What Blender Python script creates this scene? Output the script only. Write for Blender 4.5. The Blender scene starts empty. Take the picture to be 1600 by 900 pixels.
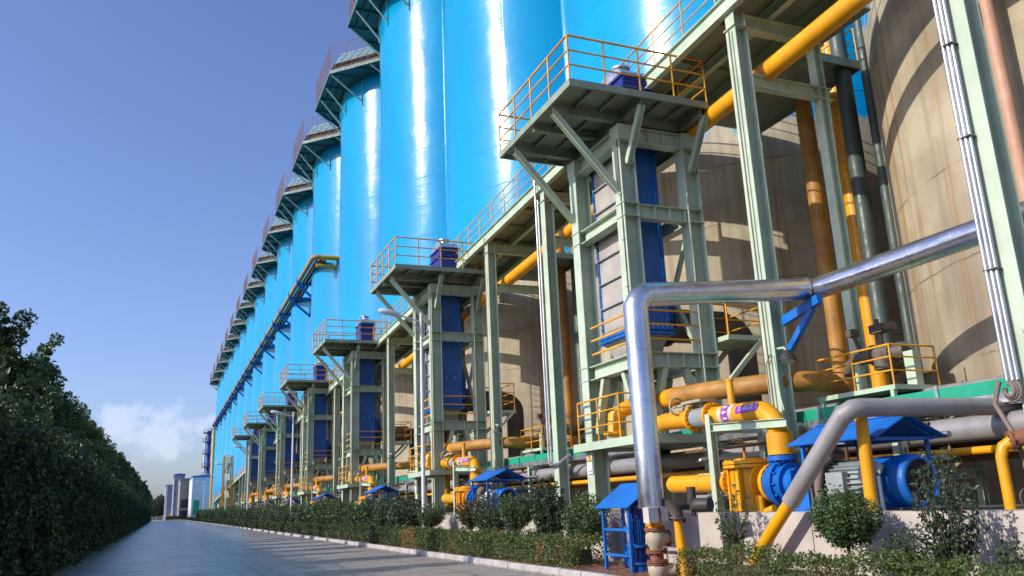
import bpy, math, random
import numpy as np
from mathutils import Vector, Matrix

random.seed(7)
rng = np.random.default_rng(11)
S = bpy.context.scene
COL = S.collection
R_ = math.radians

# ------------------------------------------------------------------ camera, sky, sun, exposure
cam = bpy.data.cameras.new('camera')
cam_o = bpy.data.objects.new('camera', cam)
COL.objects.link(cam_o)
CR = ((0.92329769, 0.05820299, 0.37964956), (-0.38179715, 0.24680919, 0.89068297), (-0.04186059, -0.96731465, 0.25010009))
cam_o.matrix_world = Matrix(((CR[0][0], -CR[0][1], -CR[0][2], 0), (CR[1][0], -CR[1][1], -CR[1][2], 0),
                             (CR[2][0], -CR[2][1], -CR[2][2], 1.6), (0, 0, 0, 1)))
cam.sensor_fit = 'HORIZONTAL'
cam.sensor_width = 36
cam.lens = 36 * 1287.36 / 1600
cam.clip_end = 6000
S.camera = cam_o

SUN_EL, SUN_AZ = 28.0, -91.0        # azimuth measured from +Y towards +X
w = bpy.data.worlds.new('World')
S.world = w
w.use_nodes = True
nt = w.node_tree
nt.nodes.clear()
sky = nt.nodes.new('ShaderNodeTexSky')
sky.sky_type = 'NISHITA'
sky.sun_disc = False
sky.sun_elevation = R_(SUN_EL)
sky.sun_rotation = R_(SUN_AZ)
sky.altitude = 50
sky.air_density = 1.0
sky.dust_density = 1.6
sky.ozone_density = 1.6
bg = nt.nodes.new('ShaderNodeBackground')
bg.inputs['Strength'].default_value = 0.15
outw = nt.nodes.new('ShaderNodeOutputWorld')
tc = nt.nodes.new('ShaderNodeTexCoord')


def wn(t, **k):
    n = nt.nodes.new(t)
    for a, b in k.items():
        setattr(n, a, b)
    return n


def wmath(op, a, b=None, c=None):
    n = wn('ShaderNodeMath', operation=op)
    for i, v in enumerate((a, b, c)):
        if v is None:
            continue
        if isinstance(v, (int, float)):
            n.inputs[i].default_value = v
        else:
            nt.links.new(v, n.inputs[i])
    return n.outputs[0]


sep = wn('ShaderNodeSeparateXYZ')
nt.links.new(tc.outputs['Generated'], sep.inputs[0])
dy = wmath('MAXIMUM', sep.outputs['Y'], 0.001)
ta = wmath('DIVIDE', sep.outputs['X'], dy)
te = wmath('DIVIDE', sep.outputs['Z'], dy)
comb = wn('ShaderNodeCombineXYZ')
nt.links.new(ta, comb.inputs[0])
nt.links.new(te, comb.inputs[1])
nz = wn('ShaderNodeTexNoise')
nz.inputs['Scale'].default_value = 22
nz.inputs['Detail'].default_value = 9
nz.inputs['Roughness'].default_value = 0.5
nt.links.new(comb.outputs[0], nz.inputs['Vector'])
# a heap of cumulus low over the end of the road
ex = wmath('DIVIDE', wmath('ADD', ta, 0.010), 0.085)
ey = wmath('DIVIDE', wmath('SUBTRACT', te, 0.090), 0.042)
rr = wmath('ADD', wmath('MULTIPLY', ex, ex), wmath('MULTIPLY', ey, ey))
dens = wmath('ADD', wmath('SUBTRACT', 0.50, wmath('MULTIPLY', rr, 0.75)), wmath('MULTIPLY', wmath('SUBTRACT', nz.outputs['Fac'], 0.5), 2.6))
mr = wn('ShaderNodeMapRange', interpolation_type='SMOOTHSTEP')
mr.inputs['From Min'].default_value = 0.0
mr.inputs['From Max'].default_value = 0.42
nt.links.new(dens, mr.inputs['Value'])
cl = wmath('MULTIPLY', mr.outputs[0], 0.22)
tint = wn('ShaderNodeMix', data_type='RGBA', blend_type='MULTIPLY')
tint.inputs['Factor'].default_value = 1.0
nt.links.new(sky.outputs[0], tint.inputs['A'])
tint.inputs['B'].default_value = (0.93, 1.00, 1.36, 1)
mixc = wn('ShaderNodeMix', data_type='RGBA')
nt.links.new(cl, mixc.inputs['Factor'])
nt.links.new(tint.outputs['Result'], mixc.inputs['A'])
mixc.inputs['B'].default_value = (9.0, 8.6, 9.6, 1)
nt.links.new(mixc.outputs['Result'], bg.inputs['Color'])
nt.links.new(bg.outputs[0], outw.inputs['Surface'])

sun = bpy.data.lights.new('sun', 'SUN')
sun.energy = 4.2
sun.angle = R_(0.53)
sun.color = (1.0, 0.92, 0.80)
sun_o = bpy.data.objects.new('sun', sun)
COL.objects.link(sun_o)
sd = Vector((math.sin(R_(SUN_AZ)) * math.cos(R_(SUN_EL)), math.cos(R_(SUN_AZ)) * math.cos(R_(SUN_EL)), math.sin(R_(SUN_EL))))
sun_o.rotation_euler = sd.to_track_quat('Z', 'Y').to_euler()
sun_o.location = (-60, 0, 60)

vs = S.view_settings
vs.view_transform = 'Standard'
vs.look = 'None'
vs.exposure = 0.05
vs.gamma = 1.0
vs.use_curve_mapping = False
S.cycles.max_bounces = 6
S.cycles.diffuse_bounces = 3
S.cycles.glossy_bounces = 3
S.cycles.transparent_max_bounces = 6
S.cycles.caustics_reflective = False
S.cycles.use_denoising = True

# ------------------------------------------------------------------ materials
MATS = {}


class NT:
    def __init__(s, m):
        s.t = m.node_tree
        s.b = s.t.nodes['Principled BSDF']

    def n(s, t, **k):
        x = s.t.nodes.new(t)
        for a, b in k.items():
            if a in x.inputs and not hasattr(x, a):
                x.inputs[a].default_value = b
            else:
                setattr(x, a, b)
        return x

    def l(s, a, b):
        s.t.links.new(a, b)

    def noise(s, vec, scale, detail=4, rough=0.55, stretch=None):
        if stretch:
            mp = s.n('ShaderNodeMapping')
            mp.inputs['Scale'].default_value = stretch
            s.l(vec, mp.inputs['Vector'])
            vec = mp.outputs[0]
        x = s.n('ShaderNodeTexNoise')
        x.inputs['Scale'].default_value = scale
        x.inputs['Detail'].default_value = detail
        x.inputs['Roughness'].default_value = rough
        s.l(vec, x.inputs['Vector'])
        return x.outputs['Fac']

    def rng(s, v, a, b, c=0.0, d=1.0):
        x = s.n('ShaderNodeMapRange', interpolation_type='SMOOTHSTEP')
        for i, q in zip(('From Min', 'From Max', 'To Min', 'To Max'), (a, b, c, d)):
            x.inputs[i].default_value = q
        s.l(v, x.inputs['Value'])
        return x.outputs[0]

    def mix(s, f, a, b, blend='MIX'):
        x = s.n('ShaderNodeMix', data_type='RGBA', blend_type=blend)
        for v, k in ((f, 'Factor'), (a, 'A'), (b, 'B')):
            if isinstance(v, (int, float)):
                x.inputs[k].default_value = v
            elif isinstance(v, tuple):
                x.inputs[k].default_value = (*v[:3], 1)
            else:
                s.l(v, x.inputs[k])
        return x.outputs['Result']

    def math(s, op, a, b=None):
        x = s.n('ShaderNodeMath', operation=op)
        for i, v in enumerate((a, b)):
            if v is None:
                continue
            if isinstance(v, (int, float)):
                x.inputs[i].default_value = v
            else:
                s.l(v, x.inputs[i])
        return x.outputs[0]

    def bump(s, h, strength, dist=0.02):
        x = s.n('ShaderNodeBump')
        x.inputs['Strength'].default_value = strength
        x.inputs['Distance'].default_value = dist
        s.l(h, x.inputs['Height'])
        s.l(x.outputs[0], s.b.inputs['Normal'])

    def pos(s):
        return s.n('ShaderNodeNewGeometry').outputs['Position']

    def uv(s):
        return s.n('ShaderNodeUVMap', uv_map='uv').outputs[0]


def newmat(name):
    m = bpy.data.materials.new(name)
    m.use_nodes = True
    MATS[name] = m
    return m, NT(m)


def paint(name, col, rough=0.45, metal=0.0, var=0.18, rust=0.0, dirt=0.25, bump=0.0, scale=1.6, rustcol=(0.20, 0.07, 0.025), spec=0.5):
    m, t = newmat(name)
    p = t.pos()
    n1 = t.noise(p, scale, 5)
    dark = tuple(c * (1 - var) for c in col)
    lite = tuple(min(1, c * (1 + var * 0.6)) for c in col)
    c = t.mix(t.rng(n1, 0.3, 0.7), dark, lite)
    if dirt:
        n2 = t.noise(p, 2.2, 6, 0.65, (1, 1, 0.18))
        c = t.mix(t.rng(n2, 0.55, 0.78, 0, dirt), c, (0.12, 0.10, 0.075))
    if rust:
        n3 = t.noise(p, 3.3, 8, 0.7, (1, 1, 0.45))
        c = t.mix(t.rng(n3, 0.68 - 0.1 * rust, 0.76 - 0.08 * rust, 0, 0.85), c, rustcol)
    t.l(c, t.b.inputs['Base Color'])
    n4 = t.noise(p, 5, 4)
    t.l(t.rng(n4, 0.3, 0.7, max(0.03, rough - 0.1), min(1, rough + 0.12)), t.b.inputs['Roughness'])
    t.b.inputs['Metallic'].default_value = metal
    t.b.inputs['Specular IOR Level'].default_value = spec
    if bump:
        t.bump(t.noise(p, 14, 4), bump, 0.01)
    return m


paint('steel_green', (0.46, 0.56, 0.42), 0.5, var=0.12, rust=0.25, dirt=0.3)
paint('steel_plate', (0.25, 0.30, 0.22), 0.6, var=0.2, rust=0.3, dirt=0.4)
paint('rail_orange', (0.74, 0.34, 0.02), 0.5, var=0.25, rust=0.45, dirt=0.2)
paint('rail_brown', (0.30, 0.13, 0.08), 0.6, var=0.25, rust=0.4, dirt=0.2)
paint('pipe_yellow', (0.80, 0.36, 0.006), 0.42, var=0.16, rust=0.3, dirt=0.5, scale=0.9)
paint('pipe_tan', (0.42, 0.20, 0.035), 0.55, var=0.25, rust=0.4, dirt=0.5)
paint('pipe_brown', (0.17, 0.075, 0.03), 0.65, var=0.3, rust=0.3, dirt=0.4)
paint('pipe_peach', (0.52, 0.30, 0.20), 0.6, var=0.15, dirt=0.2)
paint('pipe_dark_green', (0.055, 0.08, 0.07), 0.5, var=0.2, dirt=0.4)
paint('cowl_blue', (0.006, 0.145, 0.54), 0.42, var=0.2, rust=0.1, dirt=0.4)
paint('pump_blue', (0.006, 0.12, 0.46), 0.38, var=0.2, dirt=0.3)
paint('roof_blue', (0.006, 0.15, 0.55), 0.48, var=0.16, rust=0.15, dirt=0.3)
paint('exchanger_blue', (0.012, 0.115, 0.42), 0.4, var=0.18, dirt=0.2)
paint('navy', (0.012, 0.02, 0.20), 0.4, var=0.2, dirt=0.15)
paint('bracket_blue', (0.006, 0.12, 0.48), 0.45, var=0.15, dirt=0.15)
paint('tray_green', (0.012, 0.34, 0.20), 0.45, var=0.15, dirt=0.2)
paint('panel_gray', (0.40, 0.37, 0.34), 0.6, var=0.15, dirt=0.4)
paint('cladding_gray', (0.33, 0.315, 0.315), 0.5, metal=0.25, var=0.12, dirt=0.35)
paint('motor_gray', (0.30, 0.34, 0.34), 0.5, var=0.15, dirt=0.4)
paint('galvanised', (0.55, 0.56, 0.58), 0.38, metal=0.85, var=0.12, dirt=0.15)
paint('lamp_white', (0.70, 0.71, 0.74), 0.4, var=0.06, dirt=0.1)
paint('cast_iron', (0.13, 0.105, 0.085), 0.65, var=0.35, rust=0.4, dirt=0.4, bump=0.3)
paint('valve_beige', (0.40, 0.35, 0.26), 0.6, var=0.2, rust=0.3, dirt=0.4, bump=0.2)
paint('rust_flange', (0.22, 0.085, 0.045), 0.75, var=0.35, dirt=0.3, bump=0.3)
paint('hose', (0.20, 0.155, 0.12), 0.75, var=0.2, dirt=0.3)
paint('black', (0.015, 0.015, 0.016), 0.6, var=0.2, dirt=0)
paint('grille', (0.045, 0.04, 0.04), 0.6, var=0.2, dirt=0.1)
paint('lagging', (0.55, 0.53, 0.50), 0.85, var=0.15, dirt=0.3, bump=0.6)
paint('cabin_cyan', (0.20, 0.35, 0.39), 0.35, var=0.1, dirt=0.2)
paint('octagon_teal', (0.085, 0.17, 0.16), 0.55, var=0.15, dirt=0.25)
paint('strut_pale', (0.36, 0.52, 0.47), 0.5, var=0.1, dirt=0.2)
paint('kerb_stone', (0.46, 0.44, 0.43), 0.8, var=0.18, dirt=0.4, bump=0.3)
paint('yard_floor', (0.27, 0.25, 0.22), 0.85, var=0.2, dirt=0.4, bump=0.3)
paint('earth', (0.20, 0.095, 0.055), 0.95, var=0.45, dirt=0.4, bump=1.0, scale=5)
paint('ground', (0.07, 0.075, 0.04), 0.95, var=0.4, dirt=0.3, bump=0.6)
paint('bark', (0.10, 0.08, 0.06), 0.9, var=0.35, dirt=0.3, bump=0.8, scale=8)
paint('shed_white', (0.62, 0.65, 0.70), 0.5, var=0.06, dirt=0.15)
paint('shed_gray', (0.30, 0.28, 0.27), 0.7, var=0.12, dirt=0.3)
paint('shed_violet', (0.28, 0.31, 0.40), 0.6, var=0.12, dirt=0.2)
paint('sign_white', (0.74, 0.73, 0.78), 0.45, var=0.04, dirt=0.06)
paint('sign_yellow', (0.80, 0.42, 0.01), 0.45, var=0.06, dirt=0.05)
paint('label_purple', (0.27, 0.05, 0.46), 0.45, var=0.12, dirt=0.05)
paint('ink', (0.02, 0.02, 0.03), 0.6, var=0.1, dirt=0)
paint('label_white', (0.72, 0.70, 0.78), 0.5, var=0.05, dirt=0.05)

# galvanised cladding with lap seams along the pipe
m, t = newmat('cladding_silver')
uv = t.uv()
sx = t.n('ShaderNodeSeparateXYZ')
t.l(uv, sx.inputs[0])
fr = t.math('FRACT', t.math('MULTIPLY', sx.outputs['Y'], 1.0))
seam = t.rng(fr, 0.0, 0.03)
n1 = t.noise(uv, 3, 5, 0.6, (1, 0.4, 1))
n2 = t.noise(uv, 28, 3, 0.6)
t.l(t.mix(t.rng(n1, 0.3, 0.72), (0.50, 0.51, 0.55), (0.72, 0.73, 0.77)), t.b.inputs['Base Color'])
t.b.inputs['Metallic'].default_value = 0.92
t.l(t.rng(n1, 0.35, 0.65, 0.20, 0.30), t.b.inputs['Roughness'])
h = t.math('ADD', t.math('MULTIPLY', seam, 0.6), t.math('MULTIPLY', n1, 0.5))
t.bump(h, 0.18, 0.02)

# blue silo paint
m, t = newmat('silo_blue')
uv = t.uv()
sx = t.n('ShaderNodeSeparateXYZ')
t.l(uv, sx.inputs[0])
n1 = t.noise(uv, 0.35, 5, 0.6, (1, 0.25, 1))
n2 = t.noise(uv, 0.9, 6, 0.65, (1.6, 0.12, 1))
c = t.mix(t.rng(n1, 0.3, 0.7), (0.0006, 0.275, 0.535), (0.001, 0.32, 0.60))
c = t.mix(t.rng(n2, 0.6, 0.85, 0, 0.22), c, (0.05, 0.36, 0.62))
ring = t.rng(t.math('FRACT', t.math('MULTIPLY', sx.outputs['Y'], 0.42)), 0.0, 0.035)
vsm = t.rng(t.math('FRACT', t.math('MULTIPLY', sx.outputs['X'], 0.159)), 0.0, 0.012)
lines = t.math('MULTIPLY', ring, vsm)
c = t.mix(t.math('MULTIPLY', t.math('SUBTRACT', 1.0, lines), t.rng(n1, 0.4, 0.6, 0.08, 0.4)), c, (0.004, 0.13, 0.33))
drip = t.noise(uv, 1.0, 6, 0.7, (1.3, 0.05, 1))
c = t.mix(t.rng(drip, 0.62, 0.74, 0, 0.22), c, (0.015, 0.16, 0.33))
scr = t.noise(uv, 1.6, 7, 0.75, (0.5, 2.4, 1))
c = t.mix(t.rng(scr, 0.72, 0.78, 0, 0.3), c, (0.35, 0.58, 0.75))
t.l(c, t.b.inputs['Base Color'])
rn = t.noise(uv, 0.8, 5, 0.65, (1, 0.5, 1))
t.l(t.rng(rn, 0.3, 0.72, 0.15, 0.22), t.b.inputs['Roughness'])
t.b.inputs['Specular IOR Level'].default_value = 0.36
dent = t.noise(uv, 0.55, 3, 0.5, (1, 0.8, 1))
h = t.math('ADD', t.math('ADD', t.math('MULTIPLY', ring, 0.10), t.math('MULTIPLY', vsm, 0.08)), t.math('ADD', t.math('MULTIPLY', dent, 0.75), t.math('MULTIPLY', t.noise(uv, 2.1, 4, 0.6, (1, 2.2, 1)), 0.14)))
t.bump(h, 0.32, 0.10)

# cast concrete of the silo skirts: boards, lift joints, rust runs, blue paint lapping over the top
m, t = newmat('silo_concrete')
uv = t.uv()
sx = t.n('ShaderNodeSeparateXYZ')
t.l(uv, sx.inputs[0])
n1 = t.noise(uv, 0.6, 6, 0.6)
n2 = t.noise(uv, 1.0, 6, 0.65, (2.6, 0.10, 1))
n3 = t.noise(uv, 1.0, 7, 0.7, (1.7, 0.055, 1))
n5 = t.noise(uv, 1.0, 6, 0.7, (0.9, 0.045, 1))
c = t.mix(t.rng(n1, 0.3, 0.7), (0.375, 0.32, 0.215), (0.50, 0.44, 0.315))
c = t.mix(t.rng(n2, 0.45, 0.75, 0, 0.55), c, (0.19, 0.155, 0.11))
c = t.mix(t.rng(n2, 0.30, 0.42, 0.35, 0.0), c, (0.52, 0.47, 0.37))
c = t.mix(t.rng(n3, 0.545, 0.65, 0, 0.65), c, (0.36, 0.17, 0.03))
c = t.mix(t.rng(n5, 0.58, 0.68, 0, 0.5), c, (0.17, 0.12, 0.08))
c = t.mix(t.rng(t.noise(uv, 0.22, 4, 0.55, (1, 0.55, 1)), 0.42, 0.66, 0, 0.55), c, (0.20, 0.155, 0.115))
bo = t.rng(t.math('FRACT', t.math('MULTIPLY', sx.outputs['X'], 0.82)), 0.0, 0.02)
wob = t.math('ADD', sx.outputs['Y'], t.math('MULTIPLY', t.noise(uv, 1.2, 3), 0.18))
li = t.rng(t.math('FRACT', t.math('MULTIPLY', wob, 0.47)), 0.0, 0.03)
gate = t.rng(t.noise(uv, 0.7, 4), 0.42, 0.6)
c = t.mix(t.math('MULTIPLY', t.math('SUBTRACT', 1.0, li), gate), c, (0.17, 0.115, 0.07))
c = t.mix(t.math('MULTIPLY', t.math('SUBTRACT', 1.0, bo), 0.35), c, (0.20, 0.16, 0.12))
pit = t.noise(uv, 7, 2, 0.5)
c = t.mix(t.rng(pit, 0.76, 0.79, 0, 0.7), c, (0.10, 0.08, 0.06))
pz = t.math('ADD', sx.outputs['Y'], t.math('MULTIPLY', t.math('SUBTRACT', t.noise(uv, 1.3, 5, 0.6, (1, 0.4, 1)), 0.5), 2.2))
gy = t.n('ShaderNodeSeparateXYZ')
t.l(t.pos(), gy.inputs[0])
pz = t.math('ADD', pz, t.math('MULTIPLY', t.math('MAXIMUM', t.math('SUBTRACT', gy.outputs['Y'], 60.0), 0.0), 0.047))
pm = t.rng(pz, 14.0, 14.35)
c = t.mix(pm, c, (0.002, 0.29, 0.60))
t.l(c, t.b.inputs['Base Color'])
t.l(t.math('SUBTRACT', 0.85, t.math('MULTIPLY', pm, 0.6)), t.b.inputs['Roughness'])
h = t.math('ADD', t.math('MULTIPLY', li, 0.5), t.math('ADD', t.math('MULTIPLY', bo, 0.25), t.math('MULTIPLY', t.noise(uv, 9, 5), 0.35)))
t.bump(h, 0.5, 0.02)

# retaining wall concrete
m, t = newmat('wall_concrete')
p = t.pos()
n1 = t.noise(p, 1.3, 6, 0.6)
n2 = t.noise(p, 1.0, 6, 0.7, (1, 3.2, 0.35))
c = t.mix(t.rng(n1, 0.3, 0.7), (0.43, 0.37, 0.33), (0.56, 0.50, 0.45))
c = t.mix(t.rng(n2, 0.56, 0.72, 0, 0.5), c, (0.27, 0.19, 0.13))
n3 = t.noise(p, 1.0, 5, 0.7, (1, 6.0, 0.25))
c = t.mix(t.rng(n3, 0.60, 0.70, 0, 0.4), c, (0.70, 0.66, 0.62))
t.l(c, t.b.inputs['Base Color'])
t.b.inputs['Roughness'].default_value = 0.9
t.bump(t.noise(p, 16, 5, 0.65), 0.4, 0.02)

# concrete road, polished by traffic
m, t = newmat('road')
p = t.pos()
sx = t.n('ShaderNodeSeparateXYZ')
t.l(p, sx.inputs[0])
n1 = t.noise(p, 0.35, 6, 0.6)
n2 = t.noise(p, 1.0, 6, 0.65, (0.35, 2.6, 1))
n6 = t.noise(p, 40, 3, 0.6)
c = t.mix(t.rng(n1, 0.3, 0.7), (0.335, 0.295, 0.265), (0.455, 0.405, 0.365))
c = t.mix(t.rng(n2, 0.42, 0.72, 0, 0.45), c, (0.37, 0.36, 0.345))
c = t.mix(t.rng(n6, 0.55, 0.75, 0, 0.3), c, (0.17, 0.165, 0.16))
c = t.mix(t.rng(t.noise(p, 0.9, 5, 0.6), 0.62, 0.72, 0, 0.4), c, (0.12, 0.115, 0.11))
tr1 = t.rng(t.math('ABSOLUTE', t.math('SUBTRACT', t.math('PINGPONG', t.math('ADD', sx.outputs['X'], 0.3), 0.95), 0.5)), 0.0, 0.22, 0.28, 0.0)
c = t.mix(t.math('MULTIPLY', tr1, t.rng(n1, 0.35, 0.6)), c, (0.14, 0.135, 0.13))
jx = t.math('ABSOLUTE', t.math('SUBTRACT', sx.outputs['X'], 2.6))
jy = t.math('FRACT', t.math('MULTIPLY', sx.outputs['Y'], 0.2))
j = t.math('MULTIPLY', t.rng(jx, 0.012, 0.03), t.rng(jy, 0.004, 0.009))
crk = t.n('ShaderNodeTexVoronoi', feature='DISTANCE_TO_EDGE')
crk.inputs['Scale'].default_value = 0.16
wp = t.n('ShaderNodeVectorMath', operation='ADD')
nzv = t.n('ShaderNodeTexNoise')
nzv.inputs['Scale'].default_value = 0.8
nzv.inputs['Detail'].default_value = 5
t.l(p, nzv.inputs['Vector'])
t.l(p, wp.inputs[0])
t.l(nzv.outputs['Color'], wp.inputs[1])
t.l(wp.outputs[0], crk.inputs['Vector'])
ck = t.rng(crk.outputs['Distance'], 0.0012, 0.004, 0.35, 1)
c = t.mix(t.math('MULTIPLY', j, ck), (0.055, 0.052, 0.05), c)
t.l(c, t.b.inputs['Base Color'])
t.l(t.rng(n2, 0.3, 0.7, 0.22, 0.44), t.b.inputs['Roughness'])
t.b.inputs['Specular IOR Level'].default_value = 0.28
t.bump(t.math('ADD', t.math('MULTIPLY', n2, 0.5), t.math('MULTIPLY', n6, 0.35)), 0.22, 0.01)


def leafmat(name, a, b, c2=None, patch=0.0, gloss=0.45):
    m, t = newmat(name)
    g = t.n('ShaderNodeNewGeometry')
    rpi = g.outputs['Random Per Island']
    c = t.mix(rpi, a, b)
    if c2:
        n1 = t.noise(g.outputs['Position'], patch, 3)
        c = t.mix(t.rng(n1, 0.56, 0.66, 0, 0.9), c, c2)
    t.l(c, t.b.inputs['Base Color'])
    t.b.inputs['Roughness'].default_value = gloss
    tr = t.n('ShaderNodeBsdfTranslucent')
    t.l(c, tr.inputs['Color'])
    ms = t.n('ShaderNodeMixShader')
    ms.inputs[0].default_value = 0.22
    out = t.t.nodes['Material Output']
    t.l(t.b.outputs[0], ms.inputs[1])
    t.l(tr.outputs[0], ms.inputs[2])
    t.l(ms.outputs[0], out.inputs['Surface'])


leafmat('leaf_poplar', (0.034, 0.070, 0.020), (0.090, 0.150, 0.042), (0.11, 0.17, 0.035), 0.7)
leafmat('leaf_creeper', (0.024, 0.055, 0.018), (0.062, 0.105, 0.030), (0.085, 0.13, 0.035), 0.9)
leafmat('leaf_shrub', (0.045, 0.095, 0.030), (0.105, 0.170, 0.058))
leafmat('leaf_shrub_dark', (0.034, 0.066, 0.032), (0.075, 0.115, 0.052))
leafmat('leaf_shrub_dry', (0.10, 0.075, 0.030), (0.11, 0.12, 0.045))
leafmat('leaf_hedge', (0.060, 0.105, 0.025), (0.135, 0.185, 0.045), (0.34, 0.21, 0.08), 0.42)
leafmat('leaf_hedge_dark', (0.036, 0.075, 0.022), (0.085, 0.130, 0.038))
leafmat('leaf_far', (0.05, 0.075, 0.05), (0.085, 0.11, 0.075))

# ------------------------------------------------------------------ mesh building
ORIG = {}


def frame(d, up=(0, 0, 1)):
    d = Vector(d).normalized()
    u = Vector(up)
    if abs(d.dot(u)) > 0.99:
        u = Vector((1, 0, 0)) if abs(d.x) < 0.9 else Vector((0, 1, 0))
    s = d.cross(u).normalized()
    u = s.cross(d).normalized()
    return d, s, u


class MB:
    def __init__(s):
        s.v, s.f, s.sm, s.uv, s.mi = [], [], [], [], []
        s.m = 0

    def add(s, vs, fs, smooth=False, uvs=None):
        b = len(s.v)
        s.v += [tuple(q) for q in vs]
        for i, q in enumerate(fs):
            s.f.append(tuple(b + k for k in q))
            s.sm.append(smooth)
            s.mi.append(s.m)
            s.uv.append(uvs[i] if uvs else [(0, 0)] * len(q))
        return s

    def box(s, x0, x1, y0, y1, z0, z1):
        v = [(x, y, z) for z in (z0, z1) for y in (y0, y1) for x in (x0, x1)]
        return s.add(v, [(0, 2, 3, 1), (4, 5, 7, 6), (0, 1, 5, 4), (2, 6, 7, 3), (0, 4, 6, 2), (1, 3, 7, 5)])

    def bar(s, p, q, a, b, up=(0, 0, 1), off=(0, 0)):
        """box from p to q; a across, b along 'up'"""
        p, q = Vector(p), Vector(q)
        d, sd_, u = frame(q - p, up)
        o = sd_ * off[0] + u * off[1]
        v = [c + o + sd_ * (i * a / 2) + u * (j * b / 2) for c in (p, q) for j in (-1, 1) for i in (-1, 1)]
        return s.add(v, [(0, 1, 3, 2), (4, 6, 7, 5), (0, 4, 5, 1), (2, 3, 7, 6), (0, 2, 6, 4), (1, 5, 7, 3)])

    def hbeam(s, p, q, h, wd, up=(0, 0, 1), tf=0.025, tw=0.018):
        """H section: flanges face +-up, depth h along up, flange width wd"""
        s.bar(p, q, wd, tf, up, (0, h / 2 - tf / 2))
        s.bar(p, q, wd, tf, up, (0, -h / 2 + tf / 2))
        s.bar(p, q, tw, h - 2 * tf, up)
        return s

    def tube(s, pts, r, n=12, caps=True, smooth=True, r2=None, closed=False):
        pts = [Vector(p) for p in pts]
        N = len(pts)
        rs = r if isinstance(r, (list, tuple)) else [r] * N
        rings, L = [], [0]
        for i in range(1, N):
            L.append(L[-1] + (pts[i] - pts[i - 1]).length)
        t0 = (pts[1] - pts[0]).normalized()
        _, sd_, u = frame(t0)
        vs_, prev = [], t0
        for i in range(N):
            a = (pts[i] - pts[i - 1]).normalized() if i else t0
            b = (pts[i + 1] - pts[i]).normalized() if i < N - 1 else a
            tn = (a + b)
            tn = tn.normalized() if tn.length > 1e-6 else a
            rot = prev.rotation_difference(tn)
            sd_, u = rot @ sd_, rot @ u
            prev = tn
            k = 1.0
            dn = a.dot(tn)
            if 0.2 < dn < 0.999:
                k = 1 / dn
            bend = (b - a)
            bd = bend.normalized() if bend.length > 1e-5 else None
            for j in range(n):
                th = 2 * math.pi * j / n
                o = sd_ * math.cos(th) * rs[i] + u * math.sin(th) * rs[i]
                if bd is not None:
                    o = o + bd * (o.dot(bd) * (k - 1))
                vs_.append(pts[i] + o)
        fs, uvs = [], []
        for i in range(N - 1):
            for j in range(n):
                j2 = (j + 1) % n
                fs.append((i * n + j, i * n + j2, (i + 1) * n + j2, (i + 1) * n + j))
                ua, ub = j / n * 6.2832 * rs[0], (j + 1) / n * 6.2832 * rs[0]
                uvs.append([(ua, L[i]), (ub, L[i]), (ub, L[i + 1]), (ua, L[i + 1])])
        s.add(vs_, fs, smooth, uvs)
        if caps:
            s.add(vs_[:n], [tuple(range(n - 1, -1, -1))])
            s.add(vs_[-n:], [tuple(range(n))])
        return s

    def cyl(s, p, q, r, n=16, r2=None, smooth=True, caps=True):
        return s.tube([p, q], [r, r if r2 is None else r2], n, caps, smooth)

    def flange(s, c, d, r, t=0.05, n=20, bolts=12, br=0.016):
        c, d = Vector(c), Vector(d).normalized()
        s.cyl(c - d * t / 2, c + d * t / 2, r, n)
        _, a, u = frame(d)
        if bolts:
            for i in range(bolts):
                th = 2 * math.pi * i / bolts
                k = c + (a * math.cos(th) + u * math.sin(th)) * r * 0.88
                s.cyl(k - d * (t / 2 + 0.03), k + d * (t / 2 + 0.03), br, 6, smooth=False)
        return s

    def prism(s, poly, axis, a, b):
        """poly 2D extruded along axis between a and b"""
        n = len(poly)

        def mk(q, k):
            return {'x': (k, q[0], q[1]), 'y': (q[0], k, q[1]), 'z': (q[0], q[1], k)}[axis]
        v = [mk(q, a) for q in poly] + [mk(q, b) for q in poly]
        f = [tuple(range(n)), tuple(range(2 * n - 1, n - 1, -1))] + [(i, i + n, (i + 1) % n + n, (i + 1) % n) for i in range(n)]
        return s.add(v, f)

    def plate(s, pts, th):
        """flat polygon given by 3D points, thickened along its normal"""
        P = [Vector(p) for p in pts]
        nrm = (P[1] - P[0]).cross(P[2] - P[0]).normalized() * th / 2
        n = len(P)
        v = [p + nrm for p in P] + [p - nrm for p in P]
        return s.add(v, [tuple(range(n)), tuple(range(2 * n - 1, n - 1, -1))] + [(i, i + n, (i + 1) % n + n, (i + 1) % n) for i in range(n)])

    def rail(s, pts, h=1.3, lv=(0.33, 0.66, 1.0), step=1.2, r=0.024, rt=0.03, n=6, closed=False):
        P = [Vector(p) for p in pts]
        for i in range(len(P) - 1):
            a, b = P[i], P[i + 1]
            k = max(1, round((b - a).length / step))
            for j in range(k + (1 if i == len(P) - 2 else 0)):
                c = a.lerp(b, j / k)
                s.cyl(c, c + Vector((0, 0, h)), r, n)
            for l in lv:
                o = Vector((0, 0, h * l))
                rr_ = rt if l == max(lv) else r * 0.9
                s.cyl(a + o, b + o, rr_, n)
        return s

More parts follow.
